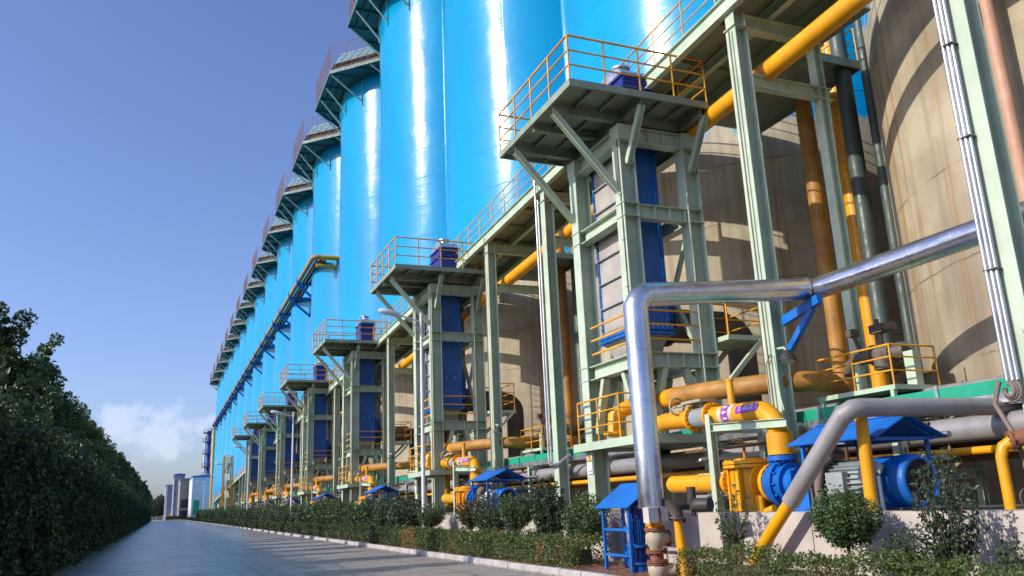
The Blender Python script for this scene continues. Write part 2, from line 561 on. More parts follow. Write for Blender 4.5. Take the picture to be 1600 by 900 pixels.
    def build(s, name, mat, parent=None, base=None):
        mats = mat if isinstance(mat, (list, tuple)) else [mat]
        o0 = ORIG[parent.name] if parent is not None else Vector(base if base is not None else (0, 0, 0))
        V = [(x - o0.x, y - o0.y, z - o0.z) for x, y, z in s.v]
        me = bpy.data.meshes.new(name)
        me.from_pydata(V, [], s.f)
        me.polygons.foreach_set('use_smooth', s.sm)
        me.polygons.foreach_set('material_index', s.mi)
        ul = me.uv_layers.new(name='uv')
        flat = [c for q in s.uv for p in q for c in p]
        ul.data.foreach_set('uv', flat)
        for k in mats:
            me.materials.append(MATS[k])
        me.update()
        return link(name, me, parent, o0)


def link(name, me, parent=None, o0=None):
    o = bpy.data.objects.new(name, me)
    COL.objects.link(o)
    if parent is not None:
        o.parent = parent
        ORIG[o.name] = ORIG[parent.name]
    else:
        o.location = o0
        ORIG[o.name] = Vector(o0)
    return o


def tag(o, label=None, cat=None, group=None, kind=None):
    if label:
        o['label'] = label
    if cat:
        o['category'] = cat
    if group:
        o['group'] = group
    if kind:
        o['kind'] = kind
    return o


def thing(name, base, label, cat, group=None):
    o = bpy.data.objects.new(name, None)
    o.empty_display_size = 0.2
    COL.objects.link(o)
    o.location = base
    ORIG[o.name] = Vector(base)
    return tag(o, label, cat, group)


KIDS = {}


def copy_tree(o, parent=None):
    c = o.copy()
    COL.objects.link(c)
    if parent is not None:
        c.parent = parent
    for ch in kids(o):
        copy_tree(ch, c)
    return c


def kids(o):
    if o.name not in KIDS:
        KIDS[o.name] = [x for x in bpy.data.objects if x.parent == o]
    return KIDS[o.name]


PITCH = 17.69
ORD = ['nearest', 'second', 'third', 'fourth', 'fifth', 'sixth', 'seventh', 'eighth', 'ninth', 'tenth', 'eleventh', 'twelfth',
       'thirteenth', 'fourteenth', 'fifteenth', 'sixteenth', 'seventeenth']


def repeat(o, n, fmt, first=None):
    """copies of a thing along the row, one per bay; fmt gets the ordinal"""
    out = [o]
    o['label'] = first or fmt.format(ORD[0])
    for k in range(1, n):
        c = copy_tree(o)
        c.location = o.location + Vector((0, PITCH * k, 0))
        c['label'] = fmt.format(ORD[k])
        out.append(c)
    return out


def arc(c, a, b, r, n=8):
    """points of a bend: corner c, coming from direction -a, leaving along b, radius r"""
    c, a, b = Vector(c), Vector(a).normalized(), Vector(b).normalized()
    p0 = c - a * r
    ctr = p0 + b * r
    return [ctr - b * r * math.cos(i / n * math.pi / 2) + a * r * math.sin(i / n * math.pi / 2) for i in range(n + 1)]


def xf(A, B=None):
    return A


# ------------------------------------------------------------------ setting: ground, road, kerb, bed, yard
g = MB().box(-2500, 2500, -400, 4500, -0.6, -0.05).build('ground', 'ground')
tag(g, kind='structure')
rd = MB().box(-2.86, 8.06, -30, 420, -0.3, 0.0).build('road', 'road')
tag(rd, kind='structure')
kb = MB()
y = -6.0
while y < 330:
    L = 0.98
    jx, jz = random.uniform(-0.008, 0.008), random.uniform(-0.008, 0.006)
    kb.prism([(8.07 + jx, -0.2), (8.07 + jx, 0.11 + jz), (8.10 + jx, 0.135 + jz), (8.21 + jx, 0.135 + jz), (8.21 + jx, -0.2)], 'y', y, y + L)
    y += 1.0
tag(kb.build('kerb', 'kerb_stone'), kind='structure')
bed = MB()
nx, ny = 8, 420
for i in range(nx + 1):
    for j in range(ny + 1):
        x = 8.215 + (10.4 - 8.215) * i / nx
        yy = -6 + 336 * (j / ny) ** 1.8
        bed.v.append((x, yy, 0.07 + 0.05 * math.sin(i / nx * 3.14) + random.uniform(-0.02, 0.025)))
for i in range(nx):
    for j in range(ny):
        a = i * (ny + 1) + j
        bed.f.append((a, a + ny + 1, a + ny + 2, a + 1))
        bed.sm.append(True)
        bed.mi.append(0)
        bed.uv.append([(0, 0)] * 4)
tag(bed.build('planting_bed', 'earth'), kind='structure')
tag(MB().box(10.72, 60, -8, 330, -0.2, 1.12).build('yard_floor', 'yard_floor'), kind='structure')
tag(MB().box(-14, -2.87, -30, 420, -0.2, 0.03).build('verge', 'ground'), kind='structure')

wl = MB()
y = -6.0
while y < 200:
    L = 5.9
    wl.box(10.4, 10.71, y, y + L - 0.02, -0.2, 1.2)
    y += L
o = wl.build('retaining_wall', 'wall_concrete', base=(10.4, 10, 0))
tag(o, 'low stained concrete retaining wall behind the hedge and shrubs', 'wall')

# ------------------------------------------------------------------ silos
SX, SY0, SR = 23.86, 9.69, 8.3


def shell(mb, cx, cy, r, z0, z1, n=112, nz_=2):
    for k in range(nz_):
        a0, a1 = z0 + (z1 - z0) * k / nz_, z0 + (z1 - z0) * (k + 1) / nz_
        vs_ = []
        for zz in (a0, a1):
            for j in range(n):
                th = 2 * math.pi * j / n
                vs_.append((cx + r * math.cos(th), cy + r * math.sin(th), zz))
        fs = [(j, (j + 1) % n, n + (j + 1) % n, n + j) for j in range(n)]
        uvs = [[(j / n * 2 * math.pi * r, a0), ((j + 1) / n * 2 * math.pi * r, a0), ((j + 1) / n * 2 * math.pi * r, a1), (j / n * 2 * math.pi * r, a1)] for j in range(n)]
        mb.add(vs_, fs, True, uvs)
    return mb


silo = thing('storage_silo', (SX, SY0, 1.12), '', 'silo', 'blue silos in a row beside the road')
shell(MB(), SX, SY0, SR, 0.6, 15.0).build('concrete_skirt', 'silo_concrete', silo)
sh = shell(MB(), SX, SY0, SR + 0.012, 15.0, 44.6, nz_=1)
sh.build('steel_shell', 'silo_blue', silo)
# octagonal gallery round the top, front half
ZP = 44.45
AP = 10.46
pl = []
h8 = AP * math.tan(math.pi / 8)
half = PITCH / 2 - 0.06
prof = [(AP * 1.0, -h8), (AP, h8)]
ch = lambda yy: AP - (yy - h8)
outer = [(ch(half), -half), (AP, -h8), (AP, h8), (ch(half), half)]


def sp(q, z, k=1.0):
    return (SX - q[0] * k, SY0 + q[1], z)


mb = MB()
inner = []
for i in range(13):
    yy = -half + 2 * half * i / 12
    yc = max(-SR * 0.995, min(SR * 0.995, yy))
    inner.append((math.sqrt(SR * SR - yc * yc), yy))
poly = outer + inner[::-1]
mb.prism([(SX - a, SY0 + b) for a, b in poly], 'z', ZP, ZP + 0.12)
mb.build('gallery_deck', 'octagon_teal', silo)
mb = MB()
for a, b in zip(outer[:-1], outer[1:]):
    mb.bar(sp(a, ZP - 0.02), sp(b, ZP - 0.02), 0.10, 0.36)
for yy in (-8.2, -6.4, -h8, -1.45, 1.45, h8, 6.4, 8.2):
    xo = AP if abs(yy) <= h8 else ch(abs(yy))
    xi = math.sqrt(max(0, SR * SR - yy * yy))
    mb.bar(sp((xo - 0.06, yy), ZP - 0.12), sp((xi, yy), ZP - 0.12), 0.10, 0.22)
for f in (0.35, 0.68):
    pts = [(SR + (AP - SR) * f, -h8 * 0.95), (SR + (AP - SR) * f, h8 * 0.95)]
    mb.bar(sp(pts[0], ZP - 0.10), sp(pts[1], ZP - 0.10), 0.07, 0.16)
mb.build('gallery_beam', 'octagon_teal', silo)
mb = MB()
for yy in (-7.6, -h8, -1.45, 1.45, h8, 7.6):
    xo = AP - 0.15 if abs(yy) <= h8 else ch(abs(yy)) - 0.15
    xi = math.sqrt(max(0, SR * SR - yy * yy)) + 0.03
    st = MB().bar(sp((xo, yy), ZP - 0.25), sp((xi, yy), ZP - 2.75), 0.11, 0.13).bar(sp((xi + 0.05, yy), ZP - 0.3), sp((xi + 0.05, yy), ZP - 3.1), 0.10, 0.08, (1, 0, 0))
    st.build('strut', 'strut_pale', silo)
mb = MB().rail([sp((q[0] - 0.05, q[1]), ZP + 0.12) for q in outer], 2.9, (0.17, 0.34, 0.5, 0.66, 0.83, 1.0), 0.62, 0.02, 0.03, 5)
mb.build('railing', 'rail_brown', silo)
ap0, ap1 = AP - 0.45, AP - 1.3
z0, z1 = ZP + 1.05, ZP + 2.6


def octp(ap, z):
    hh = ap * math.tan(math.pi / 8)
    return [(SX - (ap - (half - 0.1 - hh)), SY0 - half + 0.1, z), (SX - ap, SY0 - hh, z), (SX - ap, SY0 + hh, z), (SX - (ap - (half - 0.1 - hh)), SY0 + half - 0.1, z)]


mb = MB()
A, B = octp(ap0, z0), octp(ap1, z1)
for i in range(3):
    mb.plate([A[i], A[i + 1], B[i + 1], B[i]], 0.06)
mb.plate([B[0], B[1], B[2], B[3], (SX, SY0 + half - 0.1, z1), (SX, SY0 - half + 0.1, z1)], 0.06)
for i in range(3):
    for f in np.linspace(0.12, 0.88, 6):
        a = Vector(A[i]).lerp(Vector(A[i + 1]), f)
        b = Vector(B[i]).lerp(Vector(B[i + 1]), f)
        mb.bar(a + Vector((-0.05, 0, 0)), b + Vector((-0.05, 0, 0)), 0.05, 0.06)
rf = mb.build('roof_skirt', 'cabin_cyan', silo)
mb = MB()
Al = octp(ap0, ZP + 0.13)
for i in range(3):
    a, b = Vector(Al[i]), Vector(Al[i + 1])
    for f in np.linspace(0.02, 0.98, 7):
        c = a.lerp(b, f)
        mb.bar(c, c + Vector((0, 0, 0.95)), 0.10, 0.10, (1, 0, 0))
    mb.bar(a + Vector((0, 0, 0.06)), b + Vector((0, 0, 0.06)), 0.08, 0.10)
    mb.bar(a + Vector((0, 0, 0.95)), b + Vector((0, 0, 0.95)), 0.08, 0.08)
    mb.bar(a + Vector((0, 0, 0.5)), b + Vector((0, 0, 0.5)), 0.06, 0.06)
    mb.bar(a + Vector((0.5, 0, 0.45)), b + Vector((0.5, 0, 0.45)), 0.04, 0.95)
mb.build('vent_opening', 'cast_iron', rf)
NS = 17
sl = repeat(silo, NS, '{} blue silo of the long row, counted from the camera', 'nearest silo, its rust streaked concrete skirt filling the right edge')
sl[1]['label'] = 'second silo, rust stained concrete skirt behind the nearest tower'
sl[4]['label'] = 'fifth blue silo, with the pipe bundle starting just beyond it'
sl[-1]['label'] = 'farthest blue silo, with the orange downpipe at its edge'

# ------------------------------------------------------------------ cooling towers
XA, XB, YA, YB = 11.41, 13.5, 18.42, 21.12
tw = thing('cooler_tower', (12.45, 19.77, 1.12), '', 'steel tower', 'exchanger towers along the silos')
for x in (XA, XB):
    for yy in (YA, YB):
        lg = MB().hbeam((x, yy, 1.12), (x, yy, 11.2), 0.48, 0.42, (1, 0, 0), 0.03, 0.02)
        lg.box(x - 0.34, x + 0.34, yy - 0.3, yy + 0.3, 1.12, 1.16)
        lg.build('leg', 'steel_green', tw)
for zt, zb in ((9.37, 8.97), (5.25, 4.85), (11.66, 11.2)):
    mb = MB()
    zc, hh = (zt + zb) / 2, zt - zb
    for yy in (YA, YB):
        mb.hbeam((XA + 0.24, yy, zc), (XB - 0.24, yy, zc), hh, 0.30)
        for f in (0.0, 0.33, 0.66, 1.0):
            xx = XA + 0.3 + (XB - XA - 0.6) * f
            mb.box(xx - 0.008, xx + 0.008, yy - 0.147, yy + 0.147, zb + 0.026, zt - 0.026)
    for x in (XA, XB):
        mb.hbeam((x, YA + 0.21, zc), (x, YB - 0.21, zc), hh, 0.34)
    if zt < 11:
        for x in (XA, XB):
            for yy in (YA, YB):
                for zz in (zt - 0.012, zb + 0.012):
                    mb.box(x - 0.265, x + 0.265, yy - 0.23, yy + 0.23, zz - 0.013, zz + 0.013)
    else:
        for x in (XA, XB):
            for yy in (YA, YB):
                mb.box(x - 0.26, x + 0.26, yy - 0.24, yy + 0.24, 11.2, 11.66)
    mb.build('ring_beam', 'steel_green', tw)
mb = MB()
for yy in (YA, YB):
    for s_ in (1, -1):
        xa, xm = (XA + 0.26, XA + 0.72) if s_ > 0 else (XB - 0.26, XB - 0.72)
        mb.bar((xa, yy, 3.35), (xm, yy, 4.84), 0.20, 0.16, (1, 0, 0))
for x in (XA, XB):
    for s_ in (1, -1):
        ya, ym = (YA + 0.22, YA + 0.8) if s_ > 0 else (YB - 0.22, YB - 0.8)
        mb.bar((x, ya, 3.35), (x, ym, 4.84), 0.20, 0.16, (0, 1, 0))
mb.bar((XB, YA + 0.25, 5.4), (XB, YB - 0.25, 8.9), 0.14, 0.14, (1, 0, 0))
mb.bar((XB + 0.02, YB - 0.25, 5.4), (XB + 0.02, YA + 0.25, 8.9), 0.10, 0.12, (1, 0, 0))
mb.build('knee_brace', 'steel_green', tw)
# top platform
PX0, PX1, PY0, PY1, PZ = 9.2, 13.55, 17.2, 22.15, 12.2
mb = MB()
mb.box(PX0 + 0.07, PX1 - 0.07, PY0 + 0.07, PY1 - 0.07, PZ - 0.075, PZ - 0.045)
for a, b in (((PX0, PY0), (PX1, PY0)), ((PX0, PY1), (PX1, PY1))):
    mb.bar((a[0], a[1] + (0.035 if a[1] == PY0 else -0.035), PZ - 0.1), (b[0], b[1] + (0.035 if a[1] == PY0 else -0.035), PZ - 0.1), 0.07, 0.20)
for x in (PX0 + 0.035, PX1 - 0.035):
    mb.bar((x, PY0 + 0.07, PZ - 0.1), (x, PY1 - 0.07, PZ - 0.1), 0.07, 0.198)
pd = mb.build('top_platform', 'steel_plate', tw)
mb = MB()
for yy in (YA, YB, 19.75):
    mb.hbeam((PX0 + 0.1, yy, 11.95), (PX1 - 0.1, yy, 11.95), 0.34 if yy != 19.75 else 0.2, 0.16)
for x in (XA, XB - 0.15):
    mb.hbeam((x, PY0 + 0.1, 11.93), (x, PY1 - 0.1, 11.93), 0.30, 0.15)
for x in (9.95, 10.7, 12.1, 12.8):
    mb.bar((x, PY0 + 0.1, 12.06), (x, PY1 - 0.1, 12.06), 0.05, 0.10)
mb.build('platform_joist', 'steel_plate', pd)
mb = MB().rail([(PX1 - 0.03, PY1 - 0.04, PZ), (PX0 + 0.03, PY1 - 0.04, PZ), (PX0 + 0.03, PY0 + 0.03, PZ), (PX1 - 0.03, PY0 + 0.03, PZ), (PX1 - 0.03, PY1 - 1.2, PZ)], 1.28, (0.33, 0.66, 1.0), 1.15, 0.027, 0.032, 8)
mb.build('railing', 'rail_orange', pd)
for p, q, up in (((PX0 + 0.1, YA, 11.80), (XA - 0.25, YA, 9.72), (0, 1, 0)), ((PX0 + 0.1, YB, 11.80), (XA - 0.25, YB, 9.72), (0, 1, 0)),
                 ((XA, PY0 + 0.1, 11.82), (XA, YA - 0.22, 10.5), (1, 0, 0)), ((XB - 0.03, PY0 + 0.1, 11.82), (XB - 0.03, YA - 0.22, 10.5), (1, 0, 0))):
    b = MB().bar(p, q, 0.17, 0.016, up, (0, 0.075)).bar(p, q, 0.17, 0.016, up, (0, -0.075)).bar(p, q, 0.016, 0.134, up)
    b.build('bracket', 'steel_green', tw)
# ring rails at the exchanger foot
mb = MB()
for zz in (5.6, 6.0, 6.38):
    mb.bar((XA + 0.24, YA - 0.12, zz), (XB - 0.24, YA - 0.12, zz), 0.045, 0.05)
    mb.bar((XA - 0.05, YA + 0.2, zz), (XA - 0.05, YB - 0.2, zz), 0.045, 0.05)
mb.build('guard_rail', 'rail_orange', tw)
mb = MB().box(10.92, 13.95, 18.06, 21.5, 2.98, 3.04)
for x in (10.93, 13.9):
    mb.box(x - 0.03, x + 0.05, 18.0, 21.56, 2.86, 3.08)
for yy in (18.02, 21.5):
    mb.box(10.985, 13.865, yy - 0.03, yy + 0.04, 2.862, 3.076)
ld = mb.build('lower_platform', 'steel_green', tw)
MB().rail([(10.97, 21.3, 3.08), (10.97, 18.95, 3.08), (11.5, 18.75, 3.08)], 1.15, (0.35, 0.68, 1.0), 1.1, 0.025, 0.028).build('railing', 'rail_orange', ld)
mb = MB().box(13.8, 15.05, 17.75, 19.4, 5.55, 5.68)
mb.bar((13.7, 17.8, 4.4), (14.9, 17.8, 5.55), 0.12, 0.12).bar((13.7, 19.3, 4.4), (14.9, 19.3, 5.55), 0.12, 0.12)
spf = mb.build('side_platform', 'steel_green', tw)
MB().rail([(13.85, 17.8, 5.68), (15.0, 17.8, 5.68), (15.0, 19.35, 5.68), (13.85, 19.35, 5.68)], 1.25, (0.33, 0.66, 1.0), 1.15, 0.025, 0.028).build('railing', 'rail_orange', spf)
mb = MB()
for s_ in (-0.2, 0.2):
    mb.bar((XA + 0.02, YB + 0.42 + s_, 1.15), (XA + 0.02, YB + 0.42 + s_, 11.9), 0.05, 0.05)
zz = 1.4
while zz < 11.9:
    mb.cyl((XA + 0.02, YB + 0.22, zz), (XA + 0.02, YB + 0.62, zz), 0.014, 6)
    zz += 0.32
mb.build('ladder', 'steel_green', tw)
repeat(tw, 7, '{} of the seven green steel towers, counted from the camera', 'nearest and largest green steel tower with railed top platform')

# ------------------------------------------------------------------ plate heat exchangers inside the towers
EX0, EX1, EY0, EY1, EZ0, EZ1 = 11.75, 12.85, 19.1, 20.85, 6.08, 11.95
hx = thing('heat_exchanger', (12.3, 19.97, 4.0), '', 'heat exchanger', 'plate exchangers in the towers')
mb = MB().box(EX0 + 0.05, EX1, EY0, EY1, EZ0, EZ1)
mb.box(EX0 - 0.04, EX0 + 0.06, EY0 - 0.03, EY0 + 0.07, EZ0, EZ1).box(EX0 - 0.04, EX0 + 0.06, EY1 - 0.07, EY1 + 0.03, EZ0, EZ1)
mb.box(EX1 - 0.06, EX1 + 0.04, EY0 - 0.03, EY0 + 0.07, EZ0, EZ1)
zz = EZ0 + 0.25
while zz < EZ1:
    for x in (EX0 - 0.02, EX1 + 0.0):
        mb.cyl((x, EY0 - 0.06, zz), (x, EY0 - 0.02, zz), 0.022, 8)
    for yy in (EY0 + 0.01, EY1 - 0.02):
        mb.cyl((EX0 - 0.07, yy, zz), (EX0 - 0.03, yy, zz), 0.02, 6)
    zz += 0.34
for x in (EX0 + 0.38, EX0 + 0.78):
    mb.tube([(x, EY0, 7.15), (x, EY0 - 0.07, 7.15), (x, EY0 - 0.07, 7.4), (x, EY0, 7.4)], 0.016, 6)
mb.build('casing', 'exchanger_blue', hx)
mb = MB()
zz = EZ0 + 0.1
while zz < EZ1 - 0.3:
    mb.box(EX0 - 0.012, EX0 + 0.048, EY0 + 0.075, EY1 - 0.075, zz + 0.02, zz + 0.70)
    zz += 0.74
pn = mb.build('side_panel', 'panel_gray', hx)
mb = MB()
zz = EZ0 + 0.1
while zz < EZ1 - 0.3:
    mb.box(EX0 - 0.09, EX0 + 0.04, EY0 + 0.08, EY1 - 0.08, zz - 0.022, zz + 0.018)
    for yy in (EY0 + 0.16, EY1 - 0.16):
        mb.cyl((EX0 - 0.13, yy, zz), (EX0 - 0.08, yy, zz), 0.03, 8)
    zz += 0.74
mb.build('clamp_bar', 'motor_gray', pn)
mb = MB().box(EX0 - 0.12, EX1 + 0.12, EY0 - 0.12, EY1 + 0.12, EZ0 - 0.07, EZ0).box(EX0 - 0.12, EX1 + 0.12, EY0 - 0.12, EY1 + 0.12, EZ0 - 0.18, EZ0 - 0.11)
mb.box(EX0 - 0.06, EX1 + 0.06, EY0 - 0.06, EY1 + 0.06, EZ0 - 0.12, EZ0 - 0.06)
for f in np.linspace(0.04, 0.96, 14):
    yy = EY0 - 0.1 + (EY1 - EY0 + 0.2) * f
    mb.cyl((EX0 - 0.09, yy, EZ0 - 0.25), (EX0 - 0.09, yy, EZ0 + 0.04), 0.02, 6)
for f in np.linspace(0.04, 0.96, 9):
    x = EX0 - 0.1 + (EX1 - EX0 + 0.2) * f
    mb.cyl((x, EY0 - 0.09, EZ0 - 0.25), (x, EY0 - 0.09, EZ0 + 0.04), 0.02, 6)
mb.build('base_flange', 'cowl_blue', hx)
mb = MB()
a = [(EX0, EY0), (EX1, EY0), (EX1, EY1), (EX0, EY1)]
b = [(12.05, 19.72), (12.55, 19.72), (12.55, 20.22), (12.05, 20.22)]
v = [(q[0], q[1], EZ0 - 0.18) for q in a] + [(q[0], q[1], 4.95) for q in b]
mb.add(v, [(0, 1, 5, 4), (1, 2, 6, 5), (2, 3, 7, 6), (3, 0, 4, 7), (4, 5, 6, 7), (3, 2, 1, 0)])
mb.box(EX0 - 0.03, EX1 + 0.03, EY0 - 0.03, EY1 + 0.03, EZ0 - 0.24, EZ0 - 0.18)
mb.build('hopper', 'panel_gray', hx)
mb = MB().box(11.93, 12.86, 18.98, 20.6, PZ - 0.02, 13.68).box(11.87, 12.92, 18.92, 20.66, 13.68, 13.76)
mb.box(11.87, 12.92, 18.90, 20.66, 13.28, 13.34)
for f in np.linspace(0.05, 0.95, 10):
    mb.cyl((11.9 + f, 18.89, 13.48), (11.9 + f, 18.98, 13.48), 0.022, 6)
    mb.cyl((11.9 + f, 18.89, 13.60), (11.9 + f, 18.98, 13.60), 0.022, 6)
mb.build('head_box', 'navy', hx)
mb = MB()
n = 12
vs_ = []
for x in (11.95, 12.84):
    for i in range(n + 1):
        th = math.pi * i / n
        vs_.append((x, 19.8 - 0.78 * math.cos(th), 13.76 + 0.42 * math.sin(th)))
mb.add(vs_, [(i, i + 1, n + 2 + i, n + 1 + i) for i in range(n)], True)
mb.add(vs_[:n + 1], [tuple(range(n, -1, -1))])
mb.add(vs_[n + 1:], [tuple(range(n + 1))])
mb.cyl((12.35, 19.7, 14.05), (12.35, 19.7, 14.3), 0.2, 14).flange((12.35, 19.7, 14.32), (0, 0, 1), 0.30, 0.05, 16, 8).cyl((12.35, 19.7, 14.345), (12.35, 19.7, 14.43), 0.22, 14, 0.1)
mb.build('top_hood', 'galvanised', hx)
mb = MB().box(12.86, 13.14, 19.25, 20.5, 6.35, 7.35)
for zz in (6.5, 6.85, 7.2):
    mb.cyl((12.98, 19.18, zz), (12.98, 19.26, zz), 0.04, 8)
mb.build('nozzle_box', 'exchanger_blue', hx)
mb = MB().cyl((13.14, 19.9, 6.35), (15.3, 19.9, 6.35), 0.5, 22).flange((13.3, 19.9, 6.35), (1, 0, 0), 0.62, 0.09, 22, 14, 0.03)
mb.tube([(15.3, 19.9, 6.35)] + arc((15.9, 19.9, 6.35), (1, 0, 0), (0, 0, -1), 0.55) + [(15.9, 19.9, 3.6)], 0.42, 16)
mb.build('inlet_duct', 'cast_iron', hx)
repeat(hx, 7, 'tall blue plate heat exchanger inside the {} steel tower from the camera', 'tall blue heat exchanger with gray ribbed side in the nearest tower')

# ------------------------------------------------------------------ slurry pipework per bay
PXc = 11.4
dp = thing('discharge_pipe', (PXc, 13.4, 2.2), '', 'pipe', 'yellow discharge pipes of the pumps')
mb = MB().tube([(12.15, 19.6, 3.36), (PXc + 0.02, 17.4, 3.33), (PXc, 16.0, 3.27)] + arc((PXc, 13.4, 3.21), (0, -1, 0), (0, 0, -1), 0.62, 12) + [(PXc, 13.4, 2.66)], 0.205, 24)
mb.build('pipe_run', 'pipe_yellow', dp)
MB().cyl((PXc, 13.4, 2.27), (PXc, 13.4, 2.70), 0.265, 28).cyl((PXc, 13.4, 2.46), (PXc, 13.4, 2.475), 0.27, 28).build('sleeve', 'pipe_yellow', dp)
for yy, zz in ((15.50, 3.265), (16.22, 3.275)):
    MB().flange((PXc, yy, zz), (0, 1, 0), 0.31, 0.08, 26, 16, 0.02).build('flange', 'pipe_yellow', dp)
mb = MB().cyl((PXc, 15.55, 3.267), (PXc, 16.17, 3.275), 0.23, 24)
mb.build('valve_body', 'motor_gray', dp)
mb = MB().cyl((PXc, 15.86, 3.45), (PXc, 15.86, 3.62), 0.09, 12).box(PXc - 0.3, PXc + 0.16, 15.55, 16.3, 3.60, 3.66).cyl((PXc - 0.2, 16.3, 3.6), (PXc - 0.2, 16.75, 3.6), 0.035, 8)
mb.tube([(PXc - 0.2 + 0.2 * math.cos(a), 16.62, 3.6 + 0.2 * math.sin(a)) for a in np.linspace(0, 6.283, 15)], 0.022, 6, False)
mb.build('valve_gear', 'valve_beige', dp)
mb = MB().cyl((PXc - 0.02, 14.78, 3.38), (PXc - 0.02, 14.78, 3.95), 0.075, 12).cyl((PXc - 0.02, 14.78, 3.95), (PXc - 0.02, 14.78, 3.98), 0.095, 12)
mb.build('vent_stub', 'pipe_yellow', dp)


def wrap(pts2, r, yc, zc, ang0):
    """2D label (s along the pipe toward the camera side, t round the pipe) onto the pipe about axis Y"""
    out = []
    for s_, t_ in pts2:
        a = ang0 - t_ / r
        out.append((PXc - r * math.cos(a), yc - s_, zc - r * math.sin(a)))
    return out


def grid_patch(mb, s0, s1, t0, t1, r, yc, zc, ang0, ns=2, ntt=10):
    for i in range(ns):
        for j in range(ntt):
            q = [(s0 + (s1 - s0) * (i + a) / ns, t0 + (t1 - t0) * (j + b) / ntt) for a, b in ((0, 0), (1, 0), (1, 1), (0, 1))]
            mb.add(wrap(q, r, yc, zc, ang0), [(0, 1, 2, 3)], True)


LZ = 3.235
mb = MB()
grid_patch(mb, -0.36, 0.36, -0.085, 0.085, 0.209, 14.1, 3.222, R_(-14))
lb = mb.build('name_label', 'label_purple', dp)
mb = MB()
grid_patch(mb, -0.11, 0.11, -0.6, 0.6, 0.209, 14.86, 3.24, 0, 1, 40)
bandp = mb.build('arrow_band', 'label_purple', dp)
mb = MB()
for k in range(9):
    t0 = -0.56 + k * 0.135
    for q in ([(-0.08, t0 + 0.05), (-0.005, t0), (-0.005, t0 + 0.1)], [(-0.005, t0 + 0.03), (0.08, t0 + 0.03), (0.08, t0 + 0.07), (-0.005, t0 + 0.07)]):
        mb.add(wrap(q, 0.213, 14.86, 3.24, 0), [tuple(range(len(q)))])
mb.build('arrow', 'label_white', bandp)
for a0, a1 in ((14.62, 14.72), (15.0, 15.12)):
    MB().cyl((PXc, a0, 3.23), (PXc, a1, 3.24), 0.2085, 24, caps=False).build('band', 'lagging', dp)


def text_mesh(txt, size):
    cu = bpy.data.curves.new('txt', 'FONT')
    cu.body = txt
    cu.size = size
    cu.align_x = 'CENTER'
    cu.align_y = 'CENTER'
    ob = bpy.data.objects.new('txt', cu)
    COL.objects.link(ob)
    dg = bpy.context.evaluated_depsgraph_get()
    dg.update()
    me = bpy.data.meshes.new_from_object(ob.evaluated_get(dg))
    vs_ = [tuple(v.co) for v in me.vertices]
    fs = [tuple(p.vertices) for p in me.polygons]
    bpy.data.objects.remove(ob)
    bpy.data.curves.remove(cu)
    bpy.data.meshes.remove(me)
    return vs_, fs


tv, tf = text_mesh('AH料浆', 0.155)
mb = MB()
mb.add(wrap([(q[0], q[1]) for q in tv], 0.2125, 14.1, 3.222, R_(-14)), tf)
mb.build('lettering', 'label_white', lb)
repeat(dp, 7, 'yellow discharge pipe elbowing down into the {} pump from the camera', 'yellow pipe with purple label elbowing down into the nearest pump')

up = thing('return_pipe', (12.4, 16.3, 4.0), '', 'pipe', 'yellow overhead return pipes')
MB().tube([(12.0, 19.2, 3.98), (12.02, 17.8, 4.0), (12.22, 16.9, 4.0), (12.5, 16.2, 4.0), (12.85, 15.6, 4.0), (13.45, 14.85, 3.98), (13.8, 14.75, 3.98), (14.6, 15.1, 3.98), (18.0, 18.0, 3.98)], 0.235, 22).build('pipe_run', 'pipe_tan', up)
MB().cyl((12.0, 18.95, 3.98), (12.03, 17.75, 4.0), 0.242, 22, caps=False).flange((12.0, 19.0, 3.98), (0, 1, 0), 0.33, 0.07, 22, 12).build('collar', 'pipe_yellow', up)
repeat(up, 7, '{} of the overhead tan return pipes behind the walkway columns', 'tan and yellow return pipe above the labelled discharge pipe')

tp = thing('outlet_pipe', (12.3, 19.9, 3.3), '', 'pipe', 'outlet pipework under the exchangers')
mb = MB().cyl((12.3, 19.97, 4.95), (12.3, 19.97, 4.2), 0.24, 18).flange((12.3, 19.97, 4.55), (0, 0, 1), 0.36, 0.08, 20, 12, 0.02).flange((12.3, 19.97, 4.2), (0, 0, 1), 0.36, 0.08, 20, 12, 0.02)
mb.build('drop_pipe', 'pipe_brown', tp)
mb = MB().tube([(12.3, 19.97, 4.2), (12.25, 19.95, 3.85), (12.1, 19.7, 3.5), (12.1, 19.5, 3.2), (12.1, 19.4, 2.9)], [0.25, 0.25, 0.23, 0.21, 0.21], 16)
mb.tube([(12.3, 19.97, 4.1), (11.85, 20.2, 3.95), (11.6, 20.3, 3.75), (11.55, 20.3, 3.2)], [0.22, 0.2, 0.19, 0.19], 16)
mb.flange((11.55, 20.3, 3.3), (0, 0, 1), 0.3, 0.07, 18, 10).flange((12.1, 19.45, 3.1), (0, 0, 1), 0.3, 0.07, 18, 10).cyl((12.1, 19.4, 2.9), (12.1, 19.4, 1.5), 0.19, 16)
mb.build('elbow', 'pipe_yellow', tp)
repeat(tp, 7, 'yellow outlet elbows under the exchanger of the {} tower from the camera', 'yellow outlet elbows hidden behind the silver riser in the nearest tower')

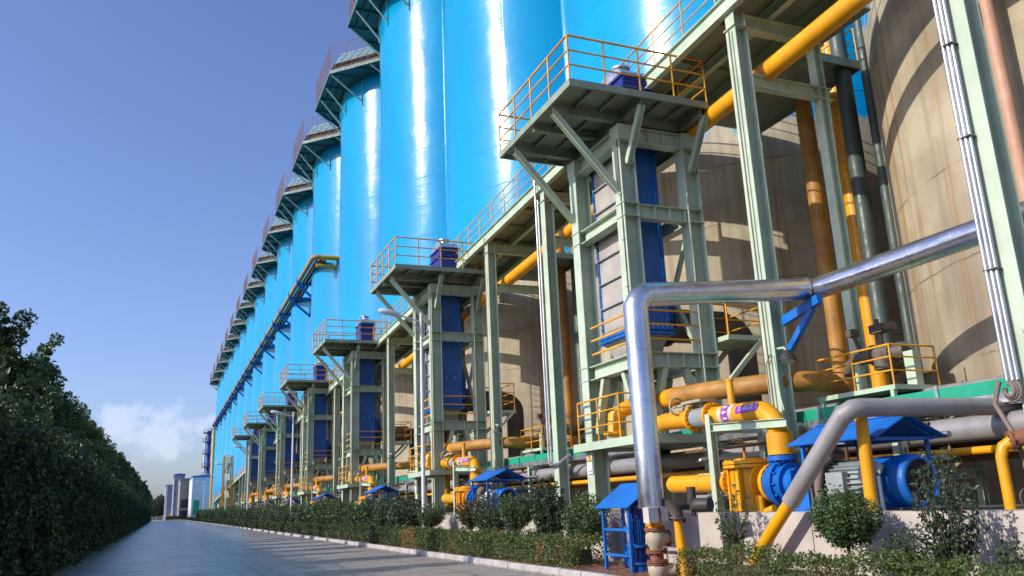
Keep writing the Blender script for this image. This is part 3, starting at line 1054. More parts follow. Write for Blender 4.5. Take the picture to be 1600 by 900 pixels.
# strainer and suction line
st = thing('strainer', (PXc, 14.5, 1.12), '', 'strainer', 'yellow strainers feeding the pumps')
mb = MB().cyl((PXc, 14.45, 1.2), (PXc, 14.45, 2.12), 0.42, 28)
for i in range(3):
    a = 2.4 + i * 0.75
    mb.box(PXc - 0.45 + i * 0.01, PXc - 0.38, 14.45 - 0.2 + i * 0.2 - 0.03, 14.45 - 0.2 + i * 0.2 + 0.03, 1.2, 2.1)
mb.build('tank', 'pipe_yellow', st)
MB().flange((PXc, 14.45, 2.10), (0, 0, 1), 0.54, 0.06, 28, 20, 0.02).flange((PXc, 14.45, 2.18), (0, 0, 1), 0.54, 0.07, 28, 20, 0.02).cyl((PXc, 14.45, 2.2), (PXc, 14.45, 2.26), 0.3, 20).build('lid', 'pipe_yellow', st)
mb = MB().cyl((PXc, 14.85, 1.78), (PXc, 17.35, 1.82), 0.20, 22).flange((PXc, 15.05, 1.79), (0, 1, 0), 0.31, 0.08, 22, 14, 0.02)
mb.tube([(PXc, 17.35, 1.82), (PXc, 17.45, 1.82), (PXc, 17.5, 1.82)], [0.20, 0.15, 0.05], 22)
mb.build('suction_pipe', 'pipe_yellow', st)
mb = MB().cyl((PXc, 14.1, 1.74), (PXc, 13.55, 1.72), 0.30, 22, 0.22).flange((PXc, 13.98, 1.74), (0, 1, 0), 0.40, 0.07, 24, 14, 0.022).flange((PXc, 13.72, 1.73), (0, 1, 0), 0.38, 0.09, 24, 14, 0.022)
mb.build('reducer', 'pipe_yellow', st)
MB().cyl((PXc - 0.3, 13.85, 1.12), (PXc - 0.3, 13.85, 1.5), 0.09, 12).cyl((PXc - 0.25, 14.0, 1.12), (PXc - 0.25, 13.5, 1.25), 0.07, 10).build('drain_pipe', 'pipe_yellow', st)
repeat(st, 7, 'yellow flanged strainer tank beside the {} pump from the camera', 'large yellow flanged strainer tank with its suction pipe at the nearest pump')

# pump with motor
pu = thing('slurry_pump', (PXc, 12.2, 1.12), '', 'pump', 'blue slurry pumps with motors')
mb = MB().cyl((PXc - 0.0, 13.62, 1.70), (PXc, 13.12, 1.70), 0.40, 28).cyl((PXc, 13.42, 1.70), (PXc, 13.30, 1.70), 0.47, 28)
mb.tube([(PXc, 13.38, 1.8), (PXc, 13.4, 2.2)], 0.20, 20).flange((PXc, 13.4, 2.20), (0, 0, 1), 0.29, 0.09, 22, 10, 0.02)
for i in range(12):
    a = 2 * math.pi * i / 12
    mb.cyl((PXc + 0.43 * math.cos(a), 13.50, 1.70 + 0.43 * math.sin(a)), (PXc + 0.43 * math.cos(a), 13.22, 1.70 + 0.43 * math.sin(a)), 0.018, 8)
for zz in (1.9, 2.02, 2.1):
    mb.box(PXc - 0.26, PXc + 0.26, 13.2, 13.56, zz - 0.012, zz + 0.012)
mb.build('volute', 'pump_blue', pu)
mb = MB().cyl((PXc, 13.12, 1.7), (PXc, 12.95, 1.7), 0.3, 22).cyl((PXc, 12.95, 1.7), (PXc, 12.3, 1.7), 0.19, 22)
mb.box(PXc - 0.27, PXc + 0.27, 12.35, 12.95, 1.52, 1.68)
for yy in (12.37, 12.9):
    mb.box(PXc - 0.30, PXc + 0.30, yy - 0.03, yy + 0.03, 1.3, 1.95)
mb.prism([(PXc - 0.34, 1.14), (PXc - 0.26, 1.5), (PXc + 0.26, 1.5), (PXc + 0.34, 1.14)], 'y', 12.42, 12.86)
mb.prism([(PXc - 0.36, 1.14), (PXc - 0.18, 1.75), (PXc + 0.18, 1.75), (PXc + 0.36, 1.14)], 'y', 13.0, 13.08)
mb.tube([(PXc - 0.02 + 0.055 * math.cos(a), 12.65, 1.95 + 0.055 * math.sin(a)) for a in np.linspace(0, 6.283, 11)], 0.016, 6, False)
mb.build('bearing_frame', 'cowl_blue', pu)
mb = MB().box(PXc - 0.19, PXc + 0.02, 12.42, 12.62, 1.862, 1.885)
mb.build('warning_plate', 'sign_yellow', pu)
mt = MB().cyl((PXc, 12.15, 1.65), (PXc, 10.82, 1.65), 0.34, 28)
for i in range(28):
    a = 2 * math.pi * i / 28
    d = Vector((math.cos(a), 0, math.sin(a)))
    c = Vector((PXc, 11.52, 1.65)) + d * 0.365
    mt.bar(c + Vector((0, 0.58, 0)), c - Vector((0, 0.58, 0)), 0.016, 0.08, d)
mt.cyl((PXc, 12.28, 1.65), (PXc, 12.12, 1.65), 0.40, 28, 0.42)
mt.box(PXc - 0.36, PXc + 0.36, 11.0, 12.1, 1.13, 1.3).box(PXc - 0.5, PXc - 0.36, 11.35, 11.75, 1.5, 1.85)
mo = mt.build('motor', 'motor_gray', pu)
mt = MB()
n = 32
vs_ = []
for yy, r in ((10.86, 0.425), (10.2, 0.425), (10.13, 0.40), (10.13, 0.34), (10.21, 0.34)):
    for j in range(n):
        a = 2 * math.pi * j / n
        vs_.append((PXc + r * math.cos(a), yy, 1.65 + r * math.sin(a)))
mt.add(vs_, [(i * n + (j + 1) % n, i * n + j, (i + 1) * n + j, (i + 1) * n + (j + 1) % n) for i in range(4) for j in range(n)], True)
cw = mt.build('fan_cowl', 'cowl_blue', mo)
mt = MB().cyl((PXc, 10.21, 1.65), (PXc, 10.225, 1.65), 0.34, 28)
for i in range(14):
    a = math.pi * i / 14
    d = Vector((math.cos(a), 0, math.sin(a))) * 0.34
    c = Vector((PXc, 10.18, 1.65))
    mt.bar(c - d, c + d, 0.008, 0.012, (0, 1, 0))
for r in (0.08, 0.15, 0.22, 0.29):
    mt.tube([(PXc + r * math.cos(a), 10.175, 1.65 + r * math.sin(a)) for a in np.linspace(0, 6.2832, 25)], 0.005, 5, False)
mt.build('fan_grille', 'grille', mo)
mb = MB().box(PXc - 0.45, PXc + 0.45, 10.3, 13.6, 1.115, 1.15)
mb.build('base_frame', 'pump_blue', pu)
repeat(pu, 7, '{} blue slurry pump and motor counted from the camera', 'nearest blue slurry pump with gray finned motor and round fan cowl')

# shelter over the motor
sh_ = thing('pump_shelter', (PXc, 11.1, 1.12), '', 'shelter', 'blue sheet roofs over the motors')
mb = MB()
RZ, RL, RY0, RY1, RW = 2.72, 2.36, 10.2, 12.35, 0.78
for s_ in (-1, 1):
    mb.plate([(PXc + s_ * 0.0, RY0, RZ), (PXc + s_ * RW, RY0, RL), (PXc + s_ * RW, RY1 + (0.0), RL), (PXc, RY1, RZ)], 0.02)
mb.bar((PXc, RY0 - 0.01, RZ + 0.012), (PXc, RY1 + 0.01, RZ + 0.012), 0.10, 0.015)
mb.build('roof_sheet', 'roof_blue', sh_)
mb = MB()
for yy in (RY0 + 0.2, RY1 - 0.3):
    mb.bar((PXc - RW + 0.1, yy, RL - 0.02), (PXc + RW - 0.1, yy, RL - 0.02), 0.04, 0.05)
    mb.bar((PXc - RW + 0.1, yy, RL), (PXc, yy, RZ - 0.03), 0.035, 0.04).bar((PXc + RW - 0.1, yy, RL), (PXc, yy, RZ - 0.03), 0.035, 0.04)
for x in (PXc - RW + 0.12, PXc + RW - 0.12):
    mb.bar((x, RY0 + 0.1, RL - 0.0), (x, RY1 - 0.1, RL - 0.0), 0.04, 0.04)
mb.build('roof_frame', 'roof_blue', sh_)
for x in (PXc - RW + 0.12, PXc + RW - 0.12):
    for yy in (RY0 + 0.3, RY1 - 0.3):
        MB().bar((x, yy, 1.12), (x, yy, RL - 0.02), 0.06, 0.06, (1, 0, 0)).build('post', 'roof_blue', sh_)
repeat(sh_, 7, 'blue gabled sheet roof over the {} pump motor from the camera', 'largest blue gabled sheet roof, over the motor nearest the camera')

# pipe stand in front of the strainer
ps = thing('pipe_stand', (11.2, 15.4, 1.12), '', 'pipe stand', 'green stands under the discharge pipes')
mb = MB().hbeam((11.18, 15.35, 1.12), (11.18, 15.35, 3.28), 0.16, 0.16, (1, 0, 0), 0.014, 0.012)
mb.build('post', 'steel_green', ps)
mb = MB().hbeam((11.18, 15.26, 2.98), (11.18, 12.9, 2.86), 0.17, 0.12, (0, 0, 1), 0.014, 0.012).hbeam((11.3, 15.35, 2.95), (12.6, 15.35, 2.95), 0.17, 0.12, (0, 0, 1), 0.014, 0.012)
mb.build('arm', 'steel_green', ps)
MB().hbeam((12.6, 15.35, 1.12), (12.6, 15.35, 2.86), 0.18, 0.18, (1, 0, 0), 0.014, 0.012).build('post', 'steel_green', ps)
repeat(ps, 7, 'green steel stand under the {} yellow discharge pipe from the camera', 'green steel stand carrying the labelled yellow pipe')

# flexible hoses at the nearest motors
ho = thing('cable_hose', (10.95, 11.5, 1.2), '', 'hose', 'hoses and conduits at the motors')
mb = MB()
for k, dx in enumerate((0, 0.16)):
    pts = [Vector((10.93 + dx * 0.2, 12.15 - dx * 0.9, 1.13)), Vector((10.9 + dx * 0.2, 12.14 - dx * 0.9, 1.6)), Vector((10.95 + dx * .2, 12.05 - dx * 0.9, 2.0)), Vector((11.1 + dx * .2, 11.9 - dx * 0.9, 2.17)), Vector((11.3, 11.8 - dx * 0.9, 2.1))]
    fine, rr_ = [], []
    for i in range(len(pts) - 1):
        for f in np.linspace(0, 1, 16, endpoint=False):
            fine.append(pts[i].lerp(pts[i + 1], f))
            rr_.append(0.072 + (0.012 if len(rr_) % 2 else 0))
    mb.tube(fine, rr_, 12)
mb.build('corrugated_hose', 'hose', ho)
mb = MB()
for dx in (0, 0.19):
    mb.tube([(10.85, 10.72 - dx, 1.12), (10.85, 10.72 - dx, 1.75)], 0.075, 14)
mb.build('conduit', 'galvanised', ho)
mb = MB().tube([(10.84, 10.8, 1.7), (10.82, 10.72, 1.82), (10.85, 10.6, 1.9), (10.93, 10.48, 1.83)], [0.10, 0.13, 0.13, 0.09], 12)
mb.build('cloth_wrap', 'lagging', ho)
repeat(ho, 3, 'corrugated hoses and wrapped conduits at the {} motor from the camera', 'two corrugated hoses and cloth wrapped conduits at the nearest motor')

# ------------------------------------------------------------------ inclined elevated walkway
SL = -0.0425
WX0, WX1 = 12.65, 15.35


def wz(yy):
    return 13.95 + SL * (yy - 15.3)


YW0, YW1 = 2.0, 238.0
wk = thing('elevated_walkway', (12.95, 15, 1.12), 'long sloping green steel walkway with orange railing above the yard', 'walkway')
mb = MB()
for x in (WX0 + 0.09, WX1 - 0.09):
    mb.hbeam((x, YW0, wz(YW0) - 0.24), (x, YW1, wz(YW1) - 0.24), 0.46, 0.2, (0, 0, 1), 0.03, 0.02)
mb.hbeam(((WX0 + WX1) / 2, YW0, wz(YW0) - 0.32), ((WX0 + WX1) / 2, YW1, wz(YW1) - 0.32), 0.3, 0.18)
mb.build('edge_beam', 'steel_green', wk)
mb = MB()
mb.bar(((WX0 + WX1) / 2, YW0, wz(YW0) - 0.10), ((WX0 + WX1) / 2, YW1, wz(YW1) - 0.10), WX1 - WX0 - 0.24, 0.03)
for k in range(0, 6):
    yc = SY0 + PITCH * (k + 0.5)
    mb.box(WX1 + 0.01, 18.3, yc - 2.4, yc + 2.4, wz(yc) - 0.16, wz(yc) - 0.1)
    mb.box(WX1 + 0.01, 18.3, yc - 2.46, yc - 2.4, wz(yc) - 0.34, wz(yc) - 0.08)
    mb.box(WX1 + 0.01, 16.45, yc + 2.47, yc + 4.7, wz(yc) - 0.165, wz(yc) - 0.105).box(WX1 + 0.01, 16.45, yc - 4.7, yc - 2.47, wz(yc) - 0.165, wz(yc) - 0.105)  # wider infill strips, added to throw more shade into the recess between silos
    mb.box(18.3, 18.36, yc - 2.46, yc + 2.46, wz(yc) - 0.34, wz(yc) - 0.08)
mb.build('deck', 'steel_plate', wk)
mb = MB()
yy = YW0 + 0.5
while yy < YW1:
    mb.bar((WX0 + 0.2, yy, wz(yy) - 0.19), (WX1 - 0.2, yy, wz(yy) - 0.19), 0.08, 0.12)
    yy += 1.9
mb.build('joist', 'steel_plate', wk)
mb = MB()
n = 0
for x in (WX0 + 0.05, WX1 - 0.05):
    mb.rail([(x, YW0, wz(YW0)), (x, 60, wz(60))], 1.1, (0.33, 0.66, 1.0), 1.48, 0.022, 0.026, 6)
    mb.rail([(x, 60, wz(60)), (x, YW1, wz(YW1))], 1.1, (0.33, 0.66, 1.0), 2.0, 0.03, 0.036, 4)
for k in range(0, 3):
    yc = SY0 + PITCH * (k + 0.5)
    mb.rail([(18.3, yc - 2.4, wz(yc) - 0.08), (18.3, yc + 2.4, wz(yc) - 0.08)], 1.1, (0.33, 0.66, 1.0), 1.2, 0.022, 0.026, 6)
mb.build('railing', 'rail_orange', wk)
cols = []
for k in range(0, 13):
    cols += [8.97 + PITCH * k, 15.0 + PITCH * k]
for yy in cols:
    if yy > YW1 - 2:
        continue
    zt = wz(yy)
    c = MB().hbeam((12.95, yy, 1.12), (12.95, yy, zt - 0.92), 0.38, 0.38, (1, 0, 0), 0.026, 0.018)
    c.box(12.95 - 0.24, 12.95 + 0.24, yy - 0.22, yy + 0.22, zt - 0.92, zt - 0.895)
    c.hbeam((12.95, yy, zt - 0.895), (12.95, yy, zt - 0.475), 0.36, 0.34, (1, 0, 0), 0.026, 0.018)
    c.build('column', 'steel_green', wk)
    if yy < 130:
        MB().hbeam((15.45, yy, 1.12), (15.45, yy, zt - 0.9), 0.26, 0.26, (1, 0, 0), 0.02, 0.015).build('rear_column', 'steel_green', wk)
for yy in cols:
    if yy > YW1 - 2:
        continue
    zt = wz(yy)
    MB().hbeam((13.14, yy, zt - 0.69), (15.75, yy, zt - 0.69), 0.40, 0.26).build('cross_beam', 'steel_green', wk)
    if yy < 140:
        zl = 11.68 - 0.05 * (yy - 14)
        MB().hbeam((13.145, yy, zl), (15.8, yy, zl), 0.34, 0.24).build('cross_beam', 'steel_green', wk)

ov = MB().tube([(13.75, -2, 12.83), (13.75, 130, 6.2)], 0.245, 22)
o = ov.build('overhead_pipe', 'pipe_yellow', base=(13.75, 15, 12))
tag(o, 'long yellow pipe slung under the elevated walkway', 'pipe')

# conduits clipped to columns
cd = thing('conduit_bundle', (12.5, 9.0, 3.1), 'bundle of silver conduits clipped to the rightmost green column', 'conduits')
mb = MB()
for x, yy, r in ((12.60, 9.22, 0.034), (12.63, 9.145, 0.038), (12.65, 9.075, 0.03)):
    mb.cyl((x, yy, 3.15), (x, yy, 14.2), r, 12)
mb.build('conduit', 'galvanised', cd)
for zz in (5, 7.4, 9.2, 10.6, 12):
    MB().box(12.56, 12.77, 9.03, 9.27, zz, zz + 0.022).build('clamp', 'cast_iron', cd)
mb = MB()
for i, (x, r0) in enumerate(((12.62, 0.13), (12.66, 0.17), (12.58, 0.10))):
    mb.tube([(x, 9.2 + r0 * math.cos(a) * 0.8, 3.0 + r0 * math.sin(a)) for a in np.linspace(1.4, 6.6, 14)], 0.034, 8)
mb.tube([(12.5, 9.3, 3.15), (12.45, 9.4, 2.8), (12.4, 9.1, 2.2), (12.3, 8.9, 1.3)], 0.04, 8)
mb.build('cable_loop', 'hose', cd)
cd2 = thing('conduit_bundle', (12.7, 26.2, 2), 'pair of thin silver conduits beside the column right of the second tower', 'conduits')
MB().cyl((12.62, 26.95, 2.9), (12.62, 26.95, 13.6), 0.04, 10).cyl((12.69, 26.9, 2.9), (12.69, 26.9, 12.7), 0.032, 10).build('conduit', 'galvanised', cd2)
MB().tube([(12.62, 26.95, 2.9), (12.6, 26.8, 2.75), (12.66, 26.2, 2.8), (12.8, 25.6, 3.05)], 0.05, 8).build('cable_loop', 'galvanised', cd2)

# floodlights on the columns
fl = thing('floodlight', (12.95, 14.7, 4.4), '', 'floodlight', 'black floodlights on walkway columns')
MB().tube([(12.85, 14.85, 4.72), (12.85, 14.6, 4.7), (12.82, 14.5, 4.6)], 0.03, 8).tube([(12.75, 14.86, 4.55), (12.75, 14.8, 3.6), (12.72, 14.7, 3.3)], 0.016, 6).build('arm', 'steel_green', fl)
MB().tube([(12.82, 14.5, 4.62), (12.81, 14.49, 4.5), (12.80, 14.48, 4.38)], [0.07, 0.16, 0.19], 16).build('lamp_head', 'grille', fl)
MB().cyl((12.80, 14.48, 4.375), (12.798, 14.478, 4.36), 0.15, 16).build('lens', 'lamp_white', fl)
repeat(fl, 3, '{} floodlight on the walkway columns, counted from the camera', 'black round floodlight on the column beside the silver pipe')

# ------------------------------------------------------------------ silver insulated line
sv = thing('insulated_pipe', (8.65, 14.0, 0.1), 'shiny silver clad pipe rising from the valves and crossing over the yellow pipes', 'pipe')
RX, RYY = 8.66, 14.0
mb = MB().tube([(RX, RYY, 1.36), (RX, RYY, 5.28), (RX + 0.10, RYY, 5.46), (RX + 0.28, RYY, 5.57), (13.1, RYY, 5.93)], 0.245, 28)
mb.build('cladding', 'cladding_silver', sv)
mb = MB().tube([(13.1, RYY + 0.0, 5.93), (13.32, RYY - 0.03, 5.95)], 0.22, 28)
mb.tube([(13.36, RYY + 0.18, 5.93), (13.36, 5.0, 5.97)], 0.245, 28)
mb.build('cladding', 'cladding_silver', sv)
MB().cyl((13.12, RYY, 5.93), (13.17, RYY, 5.935), 0.262, 24).build('strap', 'cast_iron', sv)
mb = MB().cyl((RX + 0.02, RYY, 1.40), (RX + 0.03, RYY, 1.0), 0.15, 18).flange((RX + 0.03, RYY, 1.06), (0, 0, 1), 0.17, 0.03, 18, 0)
mb.build('pipe_stub', 'pipe_yellow', sv)
mb = MB()
bx = MB()
mb.box(RX - 0.25, RX - 0.04, RYY - 0.28, RYY - 0.08, 1.10, 1.37).box(RX + 0.05, RX + 0.2, RYY - 0.25, RYY - 0.1, 1.12, 1.38)
mb.build('lagging_block', 'lagging', sv)
vv = thing('gate_valve', (RX + 0.03, RYY, 0.1), 'beige gate valves stacked between rusty flanges under the silver pipe', 'valve')
x = RX + 0.03
mb = MB().tube([(x, RYY, 0.98), (x, RYY, 0.93), (x, RYY, 0.86), (x, RYY, 0.74), (x, RYY, 0.66), (x, RYY, 0.60)], [0.12, 0.15, 0.19, 0.19, 0.14, 0.12], 20)
mb.cyl((x, RYY, 0.8), (x + 0.24, RYY - 0.05, 0.8), 0.12, 16)
mb.tube([(x, RYY, 0.36), (x, RYY, 0.30), (x, RYY, 0.18), (x, RYY, 0.08)], [0.13, 0.19, 0.18, 0.14], 20).cyl((x, RYY, 0.22), (x + 0.3, RYY - 0.12, 0.22), 0.14, 16, 0.12)
mb.build('valve_body', 'valve_beige', vv)
mb = MB()
for zz in (0.99, 0.96, 0.59, 0.555, 0.385, 0.35, 0.07):
    MB().flange((x, RYY, zz), (0, 0, 1), 0.20, 0.024, 20, 8, 0.014).build('flange', 'rust_flange', vv)
MB().flange((x + 0.25, RYY - 0.05, 0.8), (1, -0.2, 0), 0.15, 0.03, 18, 8, 0.012).build('flange', 'rust_flange', vv)
MB().cyl((x, RYY, 0.54), (x, RYY, 0.40), 0.13, 18).build('spool', 'rust_flange', vv)
mb = MB().cyl((x + 0.3, RYY - 0.12, 0.24), (x + 0.66, RYY - 0.28, 0.27), 0.028, 8).cyl((x + 0.32, RYY - 0.13, 0.24), (x + 0.42, RYY - 0.17, 0.25), 0.09, 14)
c = Vector((x + 0.62, RYY - 0.265, 0.27))
d, a_, u_ = frame((0.36, -0.16, 0.03))
mb.tube([c + a_ * math.cos(q) * 0.17 + u_ * math.sin(q) * 0.17 for q in np.linspace(0, 6.2832, 21)], 0.018, 8, False)
for q in (0, 2.094, 4.189):
    mb.cyl(c, c + a_ * math.cos(q) * 0.17 + u_ * math.sin(q) * 0.17, 0.012, 6)
mb.build('handwheel', 'cast_iron', vv)
av = thing('motorised_valve', (9.1, 13.8, 1.3), 'dark motor actuated valve between the silver pipe and a yellow drain pipe', 'valve')
mb = MB().tube([(8.85, 13.85, 1.46), (8.95, 13.8, 1.38), (9.04, 13.76, 1.24), (9.04, 13.76, 1.12)], [0.10, 0.12, 0.13, 0.13], 16).flange((9.04, 13.76, 1.14), (0.2, 0, 1), 0.18, 0.03, 18, 8)
mb.build('valve_body', 'cast_iron', av)
mb = MB().box(9.08, 9.36, 13.68, 13.78, 1.30, 1.40).box(9.3, 9.46, 13.6, 13.8, 1.30, 1.5).cyl((9.38, 13.7, 1.5), (9.38, 13.7, 1.72), 0.085, 14).cyl((9.40, 13.62, 1.38), (9.52, 13.32, 1.38), 0.13, 18).cyl((9.4, 13.7, 1.3), (9.4, 13.7, 1.18), 0.04, 8)
mb.build('actuator', 'grille', av)
dpn = MB().tube([(9.04, 13.76, 1.12), (9.05, 13.72, 0.8), (9.08, 13.66, 0.05)], 0.095, 16)
o = dpn.build('drain_pipe', 'pipe_yellow', base=(9.05, 13.7, 0))
tag(o, 'short yellow drain pipe standing beside the stacked gate valves', 'pipe')
bk = thing('pipe_bracket', (13.05, 14.8, 5.4), 'blue bracket with diagonal brace holding the silver pipe on a column', 'bracket')
MB().bar((13.12, 14.82, 5.36), (13.12, 13.6, 5.62), 0.14, 0.20).build('arm', 'cowl_blue', bk)
MB().bar((13.12, 14.82, 4.60), (13.12, 13.85, 5.46), 0.12, 0.14).build('brace', 'cowl_blue', bk)

# gray diagonal line
gd = thing('diagonal_pipe', (10.0, 12.7, 0.4), 'gray pipe slanting down past the wall into a yellow foot', 'pipe')
MB().tube([(9.95, 12.82, 0.35), (9.98, 11.62, 1.42)], 0.11, 18).build('pipe_foot', 'pipe_yellow', gd)
MB().tube([(9.98, 11.66, 1.38), (10.0, 10.22, 2.70), (10.08, 10.08, 2.79), (10.22, 10.06, 2.81), (13.9, 10.05, 2.84)], 0.15, 24).build('pipe_run', 'cladding_gray', gd)
o = MB().cyl((10.5, 10.38, 1.12), (10.46, 10.3, 2.68), 0.10, 16).build('support_post', 'pipe_yellow', base=(10.5, 10.35, 1.12))
tag(o, 'yellow post holding up the gray elbow in front of the motor', 'post')
yr = thing('bent_pipe', (12.0, 9.1, 1.12), 'yellow upright pipe with a rusty valve by the right edge', 'pipe')
MB().tube([(12.0, 9.12, 1.12), (12.0, 9.12, 1.95), (12.03, 9.08, 2.1), (12.1, 8.98, 2.18)], 0.085, 16).build('upright', 'pipe_yellow', yr)
mb = MB().flange((12.1, 8.98, 2.18), (1, -1, 0.2), 0.15, 0.05, 16, 8).tube([(12.1, 8.96, 2.2), (12.25, 8.8, 2.22), (12.4, 8.64, 2.2)], [0.1, 0.15, 0.1], 14).box(12.2, 12.3, 8.7, 8.8, 1.7, 2.1)
mb.build('valve', 'rust_flange', yr)
MB().tube([(12.15 + 0.13 * math.cos(a), 8.95, 1.32 + 0.13 * math.sin(a)) for a in np.linspace(0, 6.283, 17)], 0.014, 6, False).cyl((12.15, 8.95, 1.19), (12.15, 8.95, 1.45), 0.01, 6).build('handwheel', 'cast_iron', yr)

# cable tray and pipes along the yard
tr = thing('cable_tray', (13.5, 20, 2.9), 'green cable tray running along behind the pumps', 'cable tray')
MB().box(13.36, 13.40, 4, 170, 3.06, 3.30).box(13.40, 14.1, 4, 170, 3.26, 3.297).build('side_panel', 'tray_green', tr)
mb = MB().box(13.34, 13.42, 4, 170, 2.89, 3.055).box(13.42, 14.1, 4, 170, 2.86, 2.90)
yy = 5
while yy < 100:
    mb.box(13.31, 13.355, yy - 0.03, yy + 0.03, 2.88, 3.36)
    yy += 3.1
mb.build('tray_rim', 'galvanised', tr)
for x, z, r, mat_, lab in ((13.55, 2.52, 0.23, 'cladding_gray', 'thick gray clad pipe running under the green cable tray'),
                           (13.3, 2.12, 0.07, 'pipe_yellow', 'thin yellow pipe below the thick gray clad pipe'),
                           (14.4, 2.2, 0.24, 'pipe_brown', 'brown pipe low in the shade behind the pumps'),
                           (14.9, 3.3, 0.26, 'cladding_gray', 'gray pipe deepest behind the green cable tray')):
    o = MB().tube([(x, 4, z), (x, 60, z), (x, 170, z)], r, 16).build('yard_pipe', mat_, base=(x, 20, z))
    tag(o, lab, 'pipe')
rk = thing('pipe_rack', (14, 15, 1.12), 'green steel trestles carrying the pipes behind the pumps', 'pipe rack')
k = 0
for yy in [6.2 + 5.9 * i for i in range(28)]:
    mb = MB().hbeam((13.15, yy, 1.75), (15.3, yy, 1.75), 0.18, 0.14).hbeam((13.15, yy, 2.76), (15.3, yy, 2.76), 0.14, 0.14)
    for x in (13.12, 15.2):
        mb.hbeam((x, yy, 1.12), (x, yy, 2.85), 0.14, 0.14, (1, 0, 0), 0.012, 0.01)
    mb.build('trestle', 'steel_green', rk)

# valve platforms between silos
vp = thing('valve_platform', (14.5, 13.8, 3.4), '', 'platform', 'railed valve platforms above the cable tray')
mb = MB().box(13.95, 15.4, 12.7, 14.95, 3.52, 3.62)
for x, yy in ((14.0, 12.8), (14.0, 14.85), (15.3, 12.8), (15.3, 14.85)):
    mb.bar((x, yy, 1.12), (x, yy, 3.52), 0.09, 0.09, (1, 0, 0))
mb.bar((14.9, 13.0, 3.62), (14.9, 13.0, 4.4), 0.25, 0.2, (1, 0, 0)).bar((14.7, 14.3, 3.62), (14.7, 14.3, 4.35), 0.16, 0.16, (1, 0, 0))
mb.build('deck', 'steel_green', vp)
MB().rail([(15.3, 14.9, 3.62), (14.0, 14.9, 3.62), (14.0, 12.75, 3.62), (15.3, 12.75, 3.62)], 0.85, (0.36, 0.7, 1.0), 1.0, 0.022, 0.024).build('railing', 'rail_orange', vp)
repeat(vp, 6, 'orange railed valve platform behind the {} bay of columns', 'orange railed valve platform with rusty valves above the green tray')
mv = thing('control_valve', (14.8, 13.7, 4.3), '', 'valve', 'rusty control valves on platforms')
mb = MB().tube([(14.8, 14.75, 4.1), (14.75, 14.6, 4.3), (14.7, 14.3, 4.42), (14.8, 13.7, 4.45), (14.95, 13.2, 4.45)], [0.12, 0.15, 0.14, 0.18, 0.15], 16).flange((14.78, 13.9, 4.45), (0.1, -1, 0), 0.24, 0.06, 18, 8).flange((14.86, 13.45, 4.45), (0.1, -1, 0), 0.24, 0.06, 18, 8)
mb.cyl((14.8, 13.7, 4.5), (14.8, 13.7, 4.1), 0.2, 16)
mb.build('valve_body', 'cast_iron', mv)
mb = MB().cyl((14.75, 14.2, 4.5), (14.65, 14.3, 5.0), 0.05, 8).box(14.55, 14.75, 14.2, 14.42, 4.95, 5.12).bar((14.72, 14.14, 4.55), (14.62, 14.24, 4.98), 0.03, 0.03).bar((14.82, 14.24, 4.55), (14.72, 14.34, 4.98), 0.03, 0.03)
mb.build('actuator', 'cast_iron', mv)
mb = MB()
mb.cyl((14.8, 13.7, 4.55), (14.8, 13.7, 4.95), 0.09, 12).box(14.68, 14.92, 13.5, 13.85, 4.92, 5.12).cyl((14.8, 13.5, 5.02), (14.8, 13.25, 5.02), 0.10, 14).cyl((14.8, 13.7, 5.12), (14.8, 13.7, 5.25), 0.05, 8)
mb.build('actuator', 'cast_iron', mv)
repeat(mv, 6, 'rusty actuated control valve behind the {} bay of columns', 'rusty control valve with two actuators on the nearest railed platform')
# tall pipes in the recess between silos
for xx, yy, r, mat_, lab, mid in ((18.0, 18.2, 0.255, 'pipe_tan', 'tall tan pipe', None), (18.9, 17.7, 0.235, 'pipe_yellow', 'tall yellow pipe', None)):
    o = MB().tube([(xx, yy, 1.12), (xx, yy, 15.5)], r, 18).build('riser_pipe', mat_, base=(xx, yy, 1.12))
    tag(o, lab, 'pipe', 'tall pipes in the recesses between silos')
    repeat(o, 4, lab + ' in the {} recess between silos from the camera')
o = MB().tube([(17.9, 16.4, 15.0), (17.9, 16.4, 5.4), (17.8, 16.3, 5.0), (17.5, 16.0, 4.65), (17.0, 15.5, 4.5), (15.0, 13.3, 4.45)], 0.23, 18).build('riser_pipe', 'pipe_dark_green', base=(17.9, 16.4, 4))
tag(o, 'x', 'pipe', 'tall pipes in the recesses between silos')
repeat(o, 4, 'dark green pipe bending out of the {} recess between silos', 'dark green pipe bending down to the nearest control valve')
o = MB().tube([(17.9, 15.55, 15.0), (17.9, 15.55, 4.7), (17.86, 15.5, 4.4), (17.6, 15.3, 4.1), (17.2, 15.2, 4.0), (17.0, 15.15, 3.6)], 0.15, 14).build('riser_pipe', 'pipe_dark_green', base=(17.9, 15.5, 4))
tag(o, 'x', 'pipe', 'tall pipes in the recesses between silos')
repeat(o, 4, 'thinner gray green pipe in the {} recess between silos', 'thinner gray green pipe hugging the nearest concrete silo')
o = MB().tube([(15.15, 9.95, 1.12), (15.15, 9.95, 16.5)], 0.13, 16).build('downpipe', 'pipe_peach', base=(15.1, 9.9, 1.12))
tag(o, 'peach coloured downpipe against the nearest concrete silo', 'pipe')


